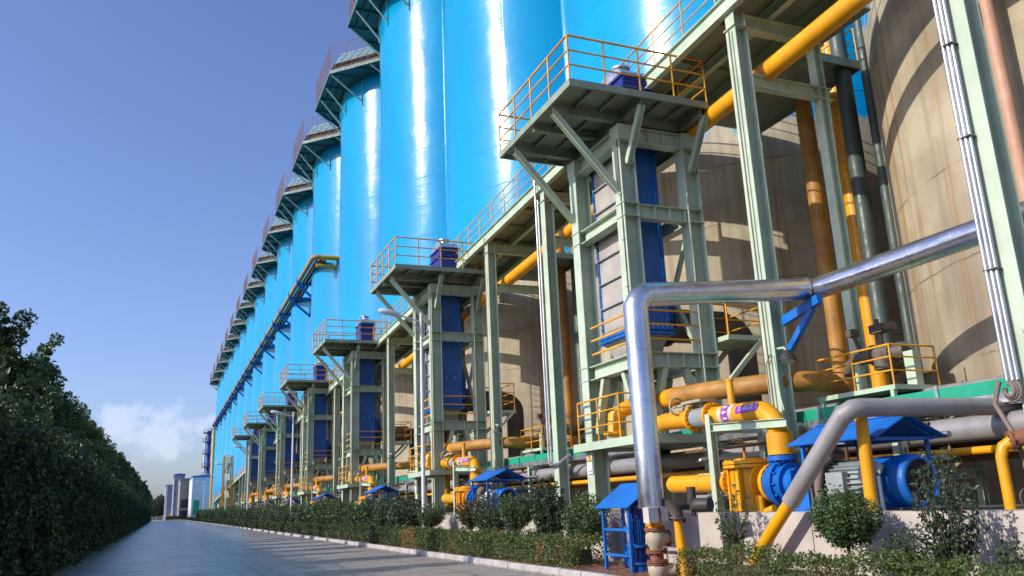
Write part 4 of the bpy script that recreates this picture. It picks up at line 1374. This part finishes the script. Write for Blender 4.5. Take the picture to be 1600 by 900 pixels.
# ------------------------------------------------------------------ small bore pipework and electrics in every bay
mf = thing('pipe_manifold', (12.5, 15, 1.12), '', 'pipework', 'small bore pipework behind the pumps')
for x, z, r, mt_ in ((12.45, 1.48, 0.075, 'cladding_gray'), (12.62, 2.02, 0.05, 'steel_green'), (12.3, 2.60, 0.035, 'pipe_brown'), (12.75, 2.42, 0.06, 'galvanised')):
    MB().tube([(x, 10.6, z), (x, 14.2, z), (x, 18.2, z)], r, 10).build('header', mt_, mf)
for i, (yy, x, z0, z1, mt_) in enumerate(((11.3, 12.45, 1.5, 2.5, 'galvanised'), (12.6, 12.3, 1.15, 2.6, 'pipe_brown'), (13.9, 12.62, 2.0, 2.9, 'steel_green'), (15.9, 12.45, 1.5, 2.75, 'pipe_yellow'), (16.8, 12.3, 1.15, 2.6, 'pipe_dark_green'), (17.7, 12.75, 1.15, 2.4, 'galvanised'))):
    rp = MB().tube([(x, yy, z0), (x, yy, z1 - 0.1), (x - 0.06, yy, z1 - 0.02), (x - 0.35, yy - 0.1, z1)], 0.036, 8).build('branch', mt_, mf)
    c = Vector((x - 0.02, yy, (z0 + z1) / 2))
    MB().cyl(c - Vector((0, 0, 0.09)), c + Vector((0, 0, 0.09)), 0.062, 10).cyl(c, c + Vector((-0.2, 0, 0.02)), 0.015, 6).tube([c + Vector((-0.2, 0.085 * math.cos(q), 0.02 + 0.085 * math.sin(q))) for q in np.linspace(0, 6.283, 13)], 0.011, 5, False).build('stop_valve', 'rust_flange', rp)
repeat(mf, 7, 'small pipes with stop valves behind the {} pump from the camera', 'small pipes with stop valves behind the nearest pump')
jb = thing('junction_box', (12.7, 15.0, 2.2), '', 'junction box', 'gray junction boxes on walkway columns')
MB().box(12.60, 12.745, 14.83, 15.17, 2.15, 2.62).box(12.585, 12.60, 14.85, 15.15, 2.17, 2.60).build('case', 'motor_gray', jb)
MB().tube([(12.66, 14.95, 2.62), (12.66, 14.95, 13.0)], 0.02, 6).tube([(12.68, 15.06, 2.62), (12.68, 15.06, 4.4), (12.7, 14.9, 4.6)], 0.014, 6).tube([(12.66, 15.05, 2.15), (12.66, 15.05, 1.12)], 0.022, 6).tube([(12.66, 14.92, 2.15), (12.62, 14.8, 1.8), (12.5, 14.3, 1.55), (12.3, 13.6, 1.3)], 0.018, 6).build('conduit', 'hose', jb)
repeat(jb, 7, 'gray junction box on the {} lit walkway column from the camera', 'gray junction box with cables on the column behind the yellow elbow')
wc = thing('cable_run', (11.15, 18.6, 1.2), '', 'cables', 'cable runs up the tower legs')
MB().tube([(11.145, 18.30, 1.2), (11.145, 18.30, 11.2)], 0.016, 6).tube([(11.145, 18.36, 1.2), (11.145, 18.36, 5.0), (11.15, 18.5, 5.35)], 0.012, 6).build('cable', 'hose', wc)
for zz in np.arange(1.8, 11, 1.3):
    MB().box(11.135, 11.166, 18.26, 18.40, zz, zz + 0.03).build('clip', 'motor_gray', wc)
repeat(wc, 7, 'thin cables clipped up the front leg of the {} tower', 'thin cables clipped up the front leg of the nearest tower')

# ------------------------------------------------------------------ high pipe bundle on the silos
hb = thing('pipe_bundle', (14.8, 90, 30.4), 'bundle of tan pipes carried along the silo fronts high above the ground', 'pipes')
YE = 291.0
zb = 29.8
for x, r, d, mt_ in ((14.75, 0.27, 0.0, 'pipe_tan'), (15.28, 0.15, -0.06, 'pipe_tan'), (15.7, 0.2, -0.04, 'pipe_brown'), (16.15, 0.17, -0.06, 'pipe_brown')):
    p_ = [(x, YE, zb + d), (x, 93.6, zb + d)]
    if x < 15:
        p_ += [(x, 93.1, zb + 0.03), (x + 0.12, 92.75, zb + 0.05), (x + 0.45, 92.6, zb + 0.05), (x + 0.7, 92.6, zb + 0.05)]
        MB().tube([(x + 0.7, 92.6, zb + 0.05), (18.2, 92.6, zb + 0.05)], 0.275, 14).build('end_stub', 'pipe_yellow', hb)
        MB().tube([(x + 0.4, 92.9, zb - 0.9), (18.2, 92.9, zb - 0.9)], 0.22, 14).build('end_stub', 'pipe_yellow', hb)
    elif x > 15.6:
        p_ += [(x, 93.2, zb - 0.2), (x, 93.0, zb - 0.8)]
    MB().tube(p_, r, 14).build('pipe_run', mt_, hb)
bkt = thing('wall_bracket', (14.3, 93, 30), '', 'bracket', 'blue brackets under the high pipe bundle')
yy0 = SY0 + PITCH * 5 + 5.1
xs = SX - math.sqrt(SR * SR - 5.1 ** 2)
MB().bar((14.4, yy0, zb - 0.45), (xs + 0.02, yy0, zb - 0.45), 0.26, 0.30).bar((14.43, yy0, zb - 0.3), (14.43, yy0, zb + 0.35), 0.2, 0.08, (1, 0, 0)).build('arm', 'bracket_blue', bkt)
MB().bar((14.6, yy0, zb - 0.6), (xs + 0.02, yy0, zb - 2.9), 0.22, 0.26).bar((xs - 0.02, yy0, zb - 2.2), (xs - 0.02, yy0, zb - 3.1), 0.14, 0.05, (1, 0, 0)).build('brace', 'bracket_blue', bkt)
bkt['label'] = 'blue bracket under the high pipe bundle on the silo fronts'
for k in range(5, NS):
    for s_ in (0, 1):
        if k == 5:
            continue
        c = copy_tree(bkt)
        c.location = bkt.location + Vector((0, PITCH * (k - 5) + 10.2 * (s_ - 1), 0))
o = MB().tube([(15.3, 292.5, 1), (15.3, 292.5, 30)], 0.42, 12).build('downpipe', 'rail_orange', base=(15.3, 292.5, 0))
tag(o, 'orange downpipe at the far end of the silo row', 'pipe')

# ------------------------------------------------------------------ stair tower beyond the last steel tower
stt = thing('stair_tower', (11.5, 172, 0.1), 'orange caged stair tower standing beyond the last steel tower', 'stair tower')
mb = MB()
for x in (10.9, 12.4):
    for yy in (168, 172):
        mb.bar((x, yy, 0.1), (x, yy, 12.2), 0.22, 0.22, (1, 0, 0))
mb.build('post', 'rail_orange', stt)
mb = MB()
for i, z in enumerate(np.arange(1.2, 11.0, 1.6)):
    a, b = (168, 172) if i % 2 == 0 else (172, 168)
    mb.bar((11.65, a, z), (11.65, b, z + 1.6), 0.8, 0.05)
    mb.bar((11.0, a, z + 1.0), (11.0, b, z + 2.6), 0.07, 0.07)
    mb.box(10.9, 12.4, a - 0.4, a + 0.4, z - 0.05, z)
mb.build('stair_flight', 'steel_green', stt)
mb = MB().rail([(12.4, 172, 10.9), (10.9, 172, 10.9), (10.9, 168, 10.9), (12.4, 168, 10.9)], 1.3, (0.4, 0.7, 1), 1.2, 0.04, 0.05, 4)
mb.build('railing', 'rail_orange', stt)

# ------------------------------------------------------------------ street lamps
lp = thing('street_lamp', (9.3, 31.3, 0.1), '', 'street lamp', 'slim street lamps along the planting bed')
MB().tube([(9.3, 31.3, 0.05), (9.3, 31.3, 9.1)], [0.085, 0.055], 14).build('pole', 'lamp_white', lp)
MB().tube([(9.3, 31.3, 8.72), (8.6, 31.3, 8.92), (8.3, 31.3, 8.98)], 0.028, 8).tube([(9.3, 31.3, 8.35), (8.9, 31.3, 8.72), (8.6, 31.3, 8.9)], 0.018, 8).build('arm', 'lamp_white', lp)
mb = MB().tube([(8.45, 31.3, 8.96), (8.3, 31.3, 9.0), (7.9, 31.3, 9.08), (7.62, 31.3, 9.12), (7.55, 31.3, 9.13)], [0.05, 0.11, 0.13, 0.10, 0.03], 12)
mb.build('lamp_head', 'lamp_white', lp)
for k in range(1, 6):
    c = copy_tree(lp)
    c.location = lp.location + Vector((0, 35.37 * k, 0))
    c['label'] = f'{ORD[k]} slim white street lamp along the bed, counted from the camera'
lp['label'] = 'nearest slim white street lamp, in front of the second tower'

# ------------------------------------------------------------------ warning sign on the tower leg
sg = thing('warning_sign', (11.12, 21.12, 2.3), 'white warning sign with yellow triangle on the nearest tower leg', 'sign')
MB().box(11.125, 11.165, 20.92, 21.22, 2.24, 2.94).build('plate', 'sign_white', sg)
mb = MB()


def tri(mb, yc, zc, h, x0, x1):
    wd = h * 0.95
    mb.prism([(yc - wd / 2, zc), (yc + wd / 2, zc), (yc, zc + h)], 'x', x0, x1)


tri(mb, 21.07, 2.58, 0.30, 11.118, 11.126)
mb.build('triangle_border', 'ink', sg)
mb = MB()
tri(mb, 21.07, 2.60, 0.235, 11.112, 11.119)
mb.build('triangle', 'sign_yellow', sg)
mb = MB()
for q in ([(21.10, 2.755), (21.04, 2.70), (21.065, 2.69), (21.03, 2.63), (21.085, 2.70), (21.065, 2.712)],):
    mb.prism(q, 'x', 11.106, 11.113)
mb.build('pictogram', 'ink', sg)
tv, tf = text_mesh('当心坠落', 0.062)
mb = MB().add([(11.122, 21.07 - q[0], 2.31 + q[1]) for q in tv], tf)
mb.build('lettering', 'ink', sg)
c = copy_tree(sg)
c.location = sg.location + Vector((0, PITCH, -0.1))
c['label'] = 'white warning sign on the second tower leg'

# ------------------------------------------------------------------ small shelter over the vertical pump
vs2 = thing('pump_shelter', (9.1, 15.7, 0.1), 'small blue tilted sheet roof on ladder like posts by the kerb', 'shelter')
MB().plate([(8.72, 15.0, 1.37), (8.72, 16.42, 1.37), (9.42, 16.42, 1.86), (9.42, 15.0, 1.86)], 0.02).build('roof_sheet', 'roof_blue', vs2)
mb = MB()
for x, yy, zt in ((8.86, 16.3, 1.46), (8.86, 15.22, 1.46), (9.34, 16.3, 1.79), (9.34, 15.22, 1.79)):
    MB().bar((x, yy, 0.02), (x, yy, zt), 0.06, 0.06, (1, 0, 0)).build('post', 'roof_blue', vs2)
for zz in (0.42, 0.93):
    mb.bar((8.862, 15.25, zz), (8.862, 16.27, zz), 0.045, 0.05).bar((9.338, 15.25, zz), (9.338, 16.27, zz), 0.045, 0.05)
mb.bar((8.87, 15.22, 1.45), (9.34, 15.22, 1.78), 0.04, 0.04).bar((8.87, 16.3, 1.45), (9.34, 16.3, 1.78), 0.04, 0.04)
mb.build('crossbar', 'roof_blue', vs2)
vpmp = thing('vertical_pump', (9.12, 15.3, 0.1), 'navy blue vertical motor pump standing under the small tilted roof', 'pump')
vx, vy = 9.1, 15.35
MB().cyl((vx, vy, 1.15), (vx, vy, 1.42), 0.19, 20).cyl((vx, vy, 1.42), (vx, vy, 1.5), 0.19, 20, 0.1).build('fan_cowl', 'navy', vpmp)
mb = MB().cyl((vx, vy, 0.62), (vx, vy, 1.15), 0.15, 20)
for i in range(22):
    a = 2 * math.pi * i / 22
    d = Vector((math.cos(a), math.sin(a), 0))
    mb.bar(Vector((vx, vy, 0.66)) + d * 0.165, Vector((vx, vy, 1.12)) + d * 0.165, 0.012, 0.04, d)
mb.cyl((vx, vy, 0.58), (vx, vy, 0.63), 0.24, 20)
mb.build('motor', 'exchanger_blue', vpmp)
MB().cyl((vx, vy, 0.30), (vx, vy, 0.58), 0.08, 14).box(vx - 0.18, vx - 0.13, vy - 0.15, vy + 0.15, 0.25, 0.6).box(vx + 0.13, vx + 0.18, vy - 0.15, vy + 0.15, 0.25, 0.6).cyl((vx, vy, 0.05), (vx, vy, 0.27), 0.2, 20).cyl((vx, vy, 0.25), (vx, vy, 0.29), 0.25, 20).build('pump_casing', 'pump_blue', vpmp)
s2 = thing('warning_sign', (8.87, 15.0, 1.3), 'yellow triangle sign with exclamation mark under the small blue roof', 'sign')
ty0 = 15.16
mb = MB()
mb.prism([(9.02, 1.36), (9.30, 1.36), (9.16, 1.62)], 'y', ty0, ty0 + 0.006)
mb.build('plate', 'sign_yellow', s2)
MB().prism([(9.152, 1.45), (9.168, 1.45), (9.176, 1.55), (9.144, 1.55)], 'y', ty0 - 0.004, ty0 - 0.001).cyl((9.16, ty0 - 0.004, 1.415), (9.16, ty0 - 0.001, 1.415), 0.015, 10).build('exclamation_mark', 'ink', s2)
rs = thing('pump_shelter', (12.6, 8.4, 1.12), 'corner of a small blue sheet roof at the right picture edge', 'shelter')
MB().plate([(12.1, 7.6, 2.33), (12.1, 8.75, 2.33), (12.8, 8.75, 2.65), (12.8, 7.6, 2.65)], 0.02).build('roof_sheet', 'roof_blue', rs)
for x, yy, zt in ((12.2, 8.6, 2.36), (12.7, 8.6, 2.58), (12.2, 7.7, 2.36), (12.7, 7.7, 2.58)):
    MB().bar((x, yy, 1.12), (x, yy, zt), 0.05, 0.05, (1, 0, 0)).build('post', 'roof_blue', rs)
#VEG
# ------------------------------------------------------------------ vegetation
def leaf_mesh(name, C, size, mat, base, parent=None, flat=0.0, asp=0.55, jitter=0.35):
    """one diamond shaped, slightly folded leaf per point of C"""
    N = len(C)
    nrm = rng.normal(size=(N, 3))
    nrm[:, 2] = np.abs(nrm[:, 2]) + flat
    nrm /= np.linalg.norm(nrm, axis=1)[:, None]
    t = rng.normal(size=(N, 3))
    t -= nrm * (t * nrm).sum(1)[:, None]
    t /= np.linalg.norm(t, axis=1)[:, None]
    b = np.cross(nrm, t)
    s = size * (1 + jitter * rng.uniform(-1, 1, N))[:, None]
    V = np.stack([C - t * s * 0.5, C + b * s * asp * 0.5 + nrm * s * 0.08, C + t * s * 0.5, C - b * s * asp * 0.5 + nrm * s * 0.08], 1).reshape(-1, 3)
    o0 = ORIG[parent.name] if parent is not None else Vector(base)
    V = V - np.array(o0)
    me = bpy.data.meshes.new(name)
    me.from_pydata(V.tolist(), [], np.arange(4 * N).reshape(-1, 4).tolist())
    me.materials.append(MATS[mat])
    return link(name, me, parent, o0)


def clumps(centers, rad, per):
    """points scattered through small balls round each centre, denser to the outside"""
    out = []
    for c, r in zip(centers, rad):
        d = rng.normal(size=(per, 3))
        d /= np.linalg.norm(d, axis=1)[:, None]
        out.append(np.array(c) + d * (r * rng.uniform(0.35, 1.05, per) ** 0.6)[:, None])
    return np.concatenate(out)


def poplar(h, rad, per, lsize, nlimb, low, mat='leaf_poplar'):
    root = thing('poplar_tree', (0, 0, 0), 'x', 'tree', 'poplar trees in a row along the left of the road')
    tr = MB()
    pts, rs = [], []
    x = y = 0
    for i in range(7):
        pts.append((x, y, h * 0.93 * i / 6))
        rs.append(0.13 * (1 - i / 6.6) + 0.012)
        x += random.uniform(-0.08, 0.08)
        y += random.uniform(-0.08, 0.08)
    tr.tube(pts, rs, 8)
    cs, rd_ = [], []
    for i in range(nlimb):
        f = low + (1 - low) * (i + random.random()) / nlimb
        a = i * 2.4 + random.uniform(-0.5, 0.5)
        k = rad * (math.sin(min(1, (1.02 - f) * 1.9 + 0.12) * 1.45)) * random.uniform(0.6, 1.12)
        p0 = Vector(pts[0]).lerp(Vector(pts[-1]), f)
        p1 = p0 + Vector((math.cos(a) * k, math.sin(a) * k, h * random.uniform(0.05, 0.14)))
        tr.tube([p0, p0.lerp(p1, 0.55) + Vector((0, 0, -0.05)), p1], [0.04 * (1.2 - f), 0.025 * (1.2 - f), 0.006], 5)
        for g_ in (0.35, 0.6, 0.82, 1.0):
            if k * g_ > 0.25 or g_ == 1.0:
                cs.append(p0.lerp(p1, g_) + Vector((random.uniform(-.2, .2), random.uniform(-.2, .2), random.uniform(-.15, .25))))
                rd_.append(random.uniform(0.26, 0.5) * (0.75 + 0.4 * (1 - f)))
    for f in np.linspace(0.82, 1.0, 5):
        cs.append(Vector((pts[-1][0] + random.uniform(-.12, .12), pts[-1][1] + random.uniform(-.12, .12), h * f)))
        rd_.append(0.30 - 0.2 * (f - 0.82) / 0.18)
    tr.build('trunk', 'bark', root)
    leaf_mesh('crown', clumps([tuple(c) for c in cs], rd_, per), lsize, mat, None, root)
    return root


near_kinds = [poplar(7.5, 1.25, 105, 0.14, 44, 0.22), poplar(7.0, 1.4, 105, 0.14, 42, 0.2), poplar(8.0, 1.2, 100, 0.14, 44, 0.22)]
far_kinds = [poplar(7.5, 1.5, 46, 0.25, 34, 0.2), poplar(8.0, 1.55, 46, 0.25, 34, 0.2)]
used = set()
y, i = 3.0, 0
while y < 345:
    kind = near_kinds[i % 3] if y < 75 else far_kinds[i % 2]
    o = kind if kind.name not in used else copy_tree(kind)
    used.add(kind.name)
    o.location = (-4.85 + random.uniform(-0.3, 0.3), y, 0)
    s = (0.62 if y < 21 else 0.84 if y < 26 else 1.0) * random.uniform(0.86, 1.04) * (1.0 + min(0.35, max(0, y - 60) * 0.0016))
    o.scale = (s, s, s)
    o.rotation_euler = (0, 0, random.uniform(0, 6.28))
    o['label'] = 'dark green poplar in the row behind the tall creeper hedge'
    y += random.uniform(3.4, 5.2) if y < 120 else random.uniform(3.8, 4.8)
    i += 1

# tall creeper hedge along the left edge of the road
hg = thing('creeper_hedge', (-3.4, 60, 0), 'tall dark wall of creepers along the left edge of the road', 'hedge')
L = 12.0
proto_n = []
for v_ in range(2):
    N = 21000
    C = np.stack([np.zeros(N), rng.uniform(-L / 2 - 0.3, L / 2 + 0.3, N), rng.uniform(0.05, 1, N) ** 0.85 * 4.0], 1)
    bulge = 0.22 * np.sin(C[:, 1] * 1.9 + v_) + 0.2 * np.sin(C[:, 2] * 2.3 + C[:, 1] * 0.8) + 0.14 * np.sin(C[:, 1] * 5.2 + C[:, 2] * 3.1)
    top = C[:, 2] / 4.0
    C[:, 0] = 0.30 + bulge * 0.8 - np.abs(rng.normal(size=N)) * 0.28 - 0.55 * top ** 3
    m_ = rng.random(N) < 0.16
    C[m_, 0] = rng.uniform(-1.0, 0.3, m_.sum())
    C[m_, 2] = 3.75 + 0.25 * np.sin(C[m_, 1] * 1.3) + rng.normal(size=m_.sum()) * 0.22
    C[:, 0] -= 3.0 - 0.35 * (1 - np.clip(C[:, 2], 0, 1.2) / 1.2)
    C[:, 1] += 60
    p_ = leaf_mesh('foliage', C, 0.15, 'leaf_creeper', None, hg, flat=0.1)
    proto_n.append(p_)
    p_.location = (0, 0, 0)
for i in range(27):
    yc = 4 + i * L
    p_ = proto_n[i % 2]
    o = p_ if i < 2 else p_.copy()
    if i >= 2:
        COL.objects.link(o)
        o.parent = hg
    o.location = (0, yc - 60, 0)
    o.rotation_euler = (0, 0, 0)
MB().box(-4.2, -3.55, -6, 330, 0, 3.6).build('inner_stems', 'leaf_creeper', hg)


def hedge(name, y0, y1, x0, x1, z1, mat, label, dens, size, lumps=0.08):
    root = thing(name, ((x0 + x1) / 2, (y0 + y1) / 2, 0.05), label, 'hedge')
    N = int(dens * (y1 - y0))
    Y = rng.uniform(y0, y1, N)
    a = rng.uniform(0, 1, N)
    per = 2 * z1 + (x1 - x0)
    s_ = a * per
    X = np.where(s_ < z1, x0, np.where(s_ < z1 + x1 - x0, x0 + s_ - z1, x1))
    Z = np.where(s_ < z1, s_, np.where(s_ < z1 + x1 - x0, z1, per - s_))
    wob = lumps * (np.sin(Y * 2.1 + X * 3) + np.sin(Y * 4.7 + Z * 6) * 0.6 + 0.5 * np.sin(Y * 9.1))
    ins = np.abs(rng.normal(size=N)) * 0.07
    X = X + np.where(X <= x0, ins - wob * 0.6, np.where(X >= x1, -ins + wob * 0.6, 0))
    Z = np.where(Z >= z1 - 1e-6, Z - ins + wob + rng.normal(size=N) * 0.025, Z) + 0.06
    leaf_mesh('foliage', np.stack([X, Y, Z], 1), size, mat, None, root, flat=0.3)
    mb = MB().box(x0 + 0.2, x1 - 0.2, y0 + 0.5, y1 - 0.5, 0.05, z1 - 0.18)
    mb.build('inner_stems', 'ground', root)
    return root


hedge('clipped_hedge', 6.2, 13.6, 8.75, 9.35, 0.57, 'leaf_hedge', 'clipped hedge in front of the wall at the lower right', 1900, 0.052)
hedge('clipped_hedge', 17.0, 33.0, 8.45, 9.35, 0.64, 'leaf_hedge', 'clipped hedge with brown patches beside the kerb', 2000, 0.064)
hd = [(33.2, 58, 'leaf_hedge_dark', 'dark clipped hedge by the kerb, beyond the brown patched one', 800, 0.085),
      (58.5, 110, 'leaf_hedge_dark', 'dark clipped hedge by the kerb, in the middle distance', 420, 0.13),
      (110.5, 320, 'leaf_hedge_dark', 'farthest dark clipped hedge by the kerb', 150, 0.24)]
for y0, y1, mt_, lab, dn, sz in hd:
    hedge('clipped_hedge', y0, y1, 8.5, 9.3, 0.68, mt_, lab, dn, sz, 0.07)


def shrub(label, x, y, zc, rx, rz, mat, nlimb, per, lsize, stem_h, group=None, airy=0.0, base_z=0.08):
    """multi stemmed shrub: limbs fan from a short stem; leaf tufts at the limb ends and along them"""
    root = thing('shrub', (x, y, base_z), label, 'shrub', group)
    st_ = MB()
    fork = Vector((x + random.uniform(-.05, .05), y + random.uniform(-.05, .05), base_z + stem_h))
    st_.tube([(x, y, base_z - 0.05), fork], [0.035 if airy < 0.5 else 0.02, 0.028 if airy < 0.5 else 0.014], 7)
    cs, rd_ = [], []
    for i in range(nlimb):
        a = i * 2.399 + random.uniform(-.3, .3)
        e = math.acos(1 - 2 * (i + 0.5) / nlimb)
        rr_ = random.uniform(0.78, 1.05)
        tip = Vector((x + rx * rr_ * math.sin(e) * math.cos(a), y + rx * rr_ * math.sin(e) * math.sin(a), zc + rz * rr_ * math.cos(e)))
        mid = fork.lerp(tip, 0.5) + Vector((random.uniform(-.05, .05), random.uniform(-.05, .05), -0.03))
        st_.tube([fork, mid, tip], [0.012, 0.008, 0.003], 5)
        for f in ((0.7, 1.0) if airy < 0.5 else (0.45, 0.65, 0.85, 1.0)):
            cs.append(tuple(mid.lerp(tip, (f - 0.5) / 0.5) if f >= 0.5 else fork.lerp(mid, f * 2)))
            rd_.append(rx * (0.30 if airy < 0.5 else 0.20) * random.uniform(0.7, 1.25))
    st_.build('stem', 'bark', root)
    leaf_mesh('foliage', clumps(cs, rd_, per), lsize, mat, None, root, flat=0.15)
    return root


shrub('dense round topped shrub on a single trunk at the lower right', 9.55, 10.0, 1.16, 0.46, 0.34, 'leaf_shrub', 70, 60, 0.055, 0.68)
shrub('tall loose dark shrub at the far lower right', 9.62, 8.25, 1.30, 0.40, 0.78, 'leaf_shrub_dark', 46, 13, 0.07, 0.25, airy=1)
shrub('thin see through sapling in front of the yellow strainer', 9.75, 13.0, 1.25, 0.34, 0.5, 'leaf_shrub', 22, 12, 0.06, 0.2, airy=1)
shrub('small dark shrub low against the wall right of the round topped one', 9.7, 9.1, 0.62, 0.32, 0.3, 'leaf_shrub_dark', 30, 34, 0.055, 0.15)
shrub('small sprawling shrub low against the wall in the right corner', 9.8, 7.4, 0.62, 0.34, 0.25, 'leaf_shrub_dark', 26, 26, 0.06, 0.15)
shrub('bushy green shrub left of the small blue roof', 9.6, 18.55, 1.12, 0.52, 0.50, 'leaf_shrub', 64, 44, 0.065, 0.4)
shrub('tall narrow shrub between two bushy ones near the walkway column', 9.65, 20.8, 1.35, 0.46, 0.82, 'leaf_shrub_dark', 60, 30, 0.08, 0.3, airy=1)
shrub('bright green topped shrub with bare branching stem', 9.6, 22.9, 1.38, 0.48, 0.36, 'leaf_shrub', 50, 42, 0.07, 0.55)
shrub('blue green shrub left of the bright green topped one', 9.7, 25.2, 1.2, 0.55, 0.62, 'leaf_shrub_dark', 56, 36, 0.075, 0.3)
shrub('brownish half dry shrub with a forked stem', 9.6, 26.9, 1.33, 0.48, 0.36, 'leaf_shrub_dry', 44, 36, 0.075, 0.6)
shrub('small umbrella shaped shrub beside the nearest lamp post', 9.5, 31.0, 1.25, 0.52, 0.30, 'leaf_shrub', 46, 34, 0.075, 0.65)
fs_ = [shrub('x', 0, 0, 1.15, 0.75, 0.62, 'leaf_shrub_dark', 56, 34, 0.12, 0.4, base_z=0.0),
       shrub('x', 0, 0, 1.2, 0.7, 0.7, 'leaf_shrub', 52, 34, 0.12, 0.35, base_z=0.0)]
used = set()
y, i = 34.6, 0
while y < 235:
    k_ = fs_[i % 2]
    o = k_ if k_.name not in used else copy_tree(k_)
    used.add(k_.name)
    o.location = (9.65 + random.uniform(-.1, .1), y, 0.06)
    s = random.uniform(0.85, 1.12) * (1.25 if y > 120 else 1)
    o.scale = (s, s, s)
    o.rotation_euler = (0, 0, random.uniform(0, 6.28))
    tag(o, 'round dark shrub in the row behind the dark hedge', 'shrub', 'round shrubs in a row before the steel towers')
    y += random.uniform(1.25, 1.9) if y < 90 else random.uniform(2.2, 3.2)
    i += 1

# ------------------------------------------------------------------ end of the road
def shed(label, x0, x1, y0, y1, h, wall, roof, rise=0.8, parts=()):
    root = thing('industrial_shed', ((x0 + x1) / 2, (y0 + y1) / 2, 0), label, 'shed')
    MB().box(x0, x1, y0, y1, 0, h).build('wall', wall, root)
    xm = (x0 + x1) / 2
    MB().prism([(x0 - 0.25, h + 0.003), (x1 + 0.25, h + 0.003), (x1 + 0.25, h + 0.35), (xm, h + 0.35 + rise * 0.4), (x0 - 0.25, h + 0.35)], 'y', y0 - 0.25, y1 + 0.25).build('roof', roof, root)
    return root


s1 = shed('white shed with a blue roof edge at the end of the silo row', 9.6, 15.2, 298, 330, 13.6, 'shed_white', 'roof_blue')
MB().box(9.55, 9.7, 300, 326, 1, 13).build('side_strip', 'sign_white', s1)
s2_ = shed('gray building with a dark lower storey behind the white shed', 6.6, 11.4, 335, 365, 14.4, 'shed_gray', 'shed_gray', 0.2)
for z in (3.4, 7.6, 11.4):
    MB().box(6.45, 11.5, 334.8, 335.0, z, z + 0.35).build('ledge', 'panel_gray', s2_)
MB().box(7.1, 11.2, 334.9, 334.99, 0.2, 3.2).box(7.1, 11.2, 334.9, 334.99, 4.2, 7.2).build('opening', 'grille', s2_)
s3 = shed('blue roofed open frame building left of the gray one', 4.9, 9.0, 372, 400, 17.6, 'shed_violet', 'roof_blue')
mb = MB()
for x in (4.95, 6.2, 7.5):
    mb.box(x, x + 0.25, 371.6, 371.98, 0, 17.4)
for z in (4, 8, 12, 16):
    mb.box(4.9, 9.0, 371.6, 371.98, z, z + 0.3)
mb.build('frame', 'shed_white', s3)
s4 = shed('white and violet shed farthest along the road', 2.2, 6.0, 410, 450, 14.6, 'shed_violet', 'shed_violet', 0.6)
MB().box(2.1, 2.19, 411, 449, 0, 14.4).box(2.1, 3.0, 409.8, 409.99, 0, 14.4).build('side_strip', 'sign_white', s4)
tk = thing('process_tower', (14.6, 345, 0), 'thin blue and silver process tower rising behind the white shed', 'tower')
MB().cyl((16.3, 345, 0), (16.3, 345, 33), 0.85, 18).build('column', 'pump_blue', tk)
MB().tube([(14.9, 343, 8), (14.9, 343, 31)], 0.42, 12).build('stack', 'galvanised', tk)
mb = MB()
for z in (12, 15.5, 19, 24, 28.5, 32):
    mb = MB()
    mb.box(14.2, 17.2, 342.2, 346.5, z, z + 0.25)
    mb.rail([(17.2, 342.2, z + 0.25), (14.2, 342.2, z + 0.25), (14.2, 346.5, z + 0.25)], 1.2, (0.5, 1), 1.5, 0.05, 0.06, 4)
    mb.build('gallery', 'rail_brown', tk)
gb = thing('switch_cabinet', (9.6, 262, 0), 'small green cabinet in front of the white shed', 'cabinet')
MB().box(8.9, 10.6, 262, 265, 1.5, 5.6).build('body', 'tray_green', gb)
MB().box(8.8, 10.7, 261.9, 265.1, 5.6, 5.8).box(9.0, 9.2, 262.2, 262.4, 0, 1.5).box(10.3, 10.5, 262.2, 262.4, 0, 1.5).build('frame', 'steel_green', gb)
dm = MB().box(4.2, 5.8, 395, 397, 0.4, 2.6).box(4.2, 5.0, 394, 395, 0.4, 1.6)
o = dm.build('parked_loader', 'sign_yellow', base=(5, 395, 0))
tag(o, 'tiny yellow loader parked at the far end of the road', 'loader')
island = MB().box(2.4, 7.6, 330, 342, 0.0, 0.25)
tag(island.build('traffic_island', 'kerb_stone'), kind='structure')
hedge('island_planting', 330.2, 341.8, 2.6, 7.4, 1.0, 'leaf_hedge_dark', 'low shrubs on the island at the end of the road', 260, 0.35, 0.25)
ftr = poplar(9.5, 2.6, 40, 0.42, 34, 0.15, 'leaf_far')
ftr['group'] = 'far trees closing the road'
n = 0
for i in range(22):
    x = -9 + i * 0.9 + random.uniform(-0.8, 0.8) if i < 14 else -12 - (i - 14) * 3.0
    y = random.uniform(425, 470)
    o = ftr if n == 0 else copy_tree(ftr)
    o.location = (x, y, 0)
    s = random.uniform(0.9, 1.35)
    o.scale = (s, s, s)
    o.rotation_euler = (0, 0, random.uniform(0, 6))
    o['label'] = 'hazy green tree closing the far end of the road'
    n += 1
# fallen leaves on the soil and along the kerb
N = 5200
Y = 6 + 40 * rng.uniform(0, 1, N) ** 1.3
X = np.where(rng.random(N) < 0.3, rng.normal(8.0, 0.25, N), rng.uniform(8.25, 10.35, N))
Z = np.where(X < 8.07, 0.012, np.where(X < 8.22, 0.145, 0.125 + rng.uniform(0, 0.03, N)))
leafmat('leaf_dead', (0.22, 0.11, 0.04), (0.34, 0.22, 0.09))
lf = leaf_mesh('fallen_leaves', np.stack([X, Y, Z], 1), 0.045, 'leaf_dead', (9, 15, 0), flat=2.2)
tag(lf, kind='stuff')
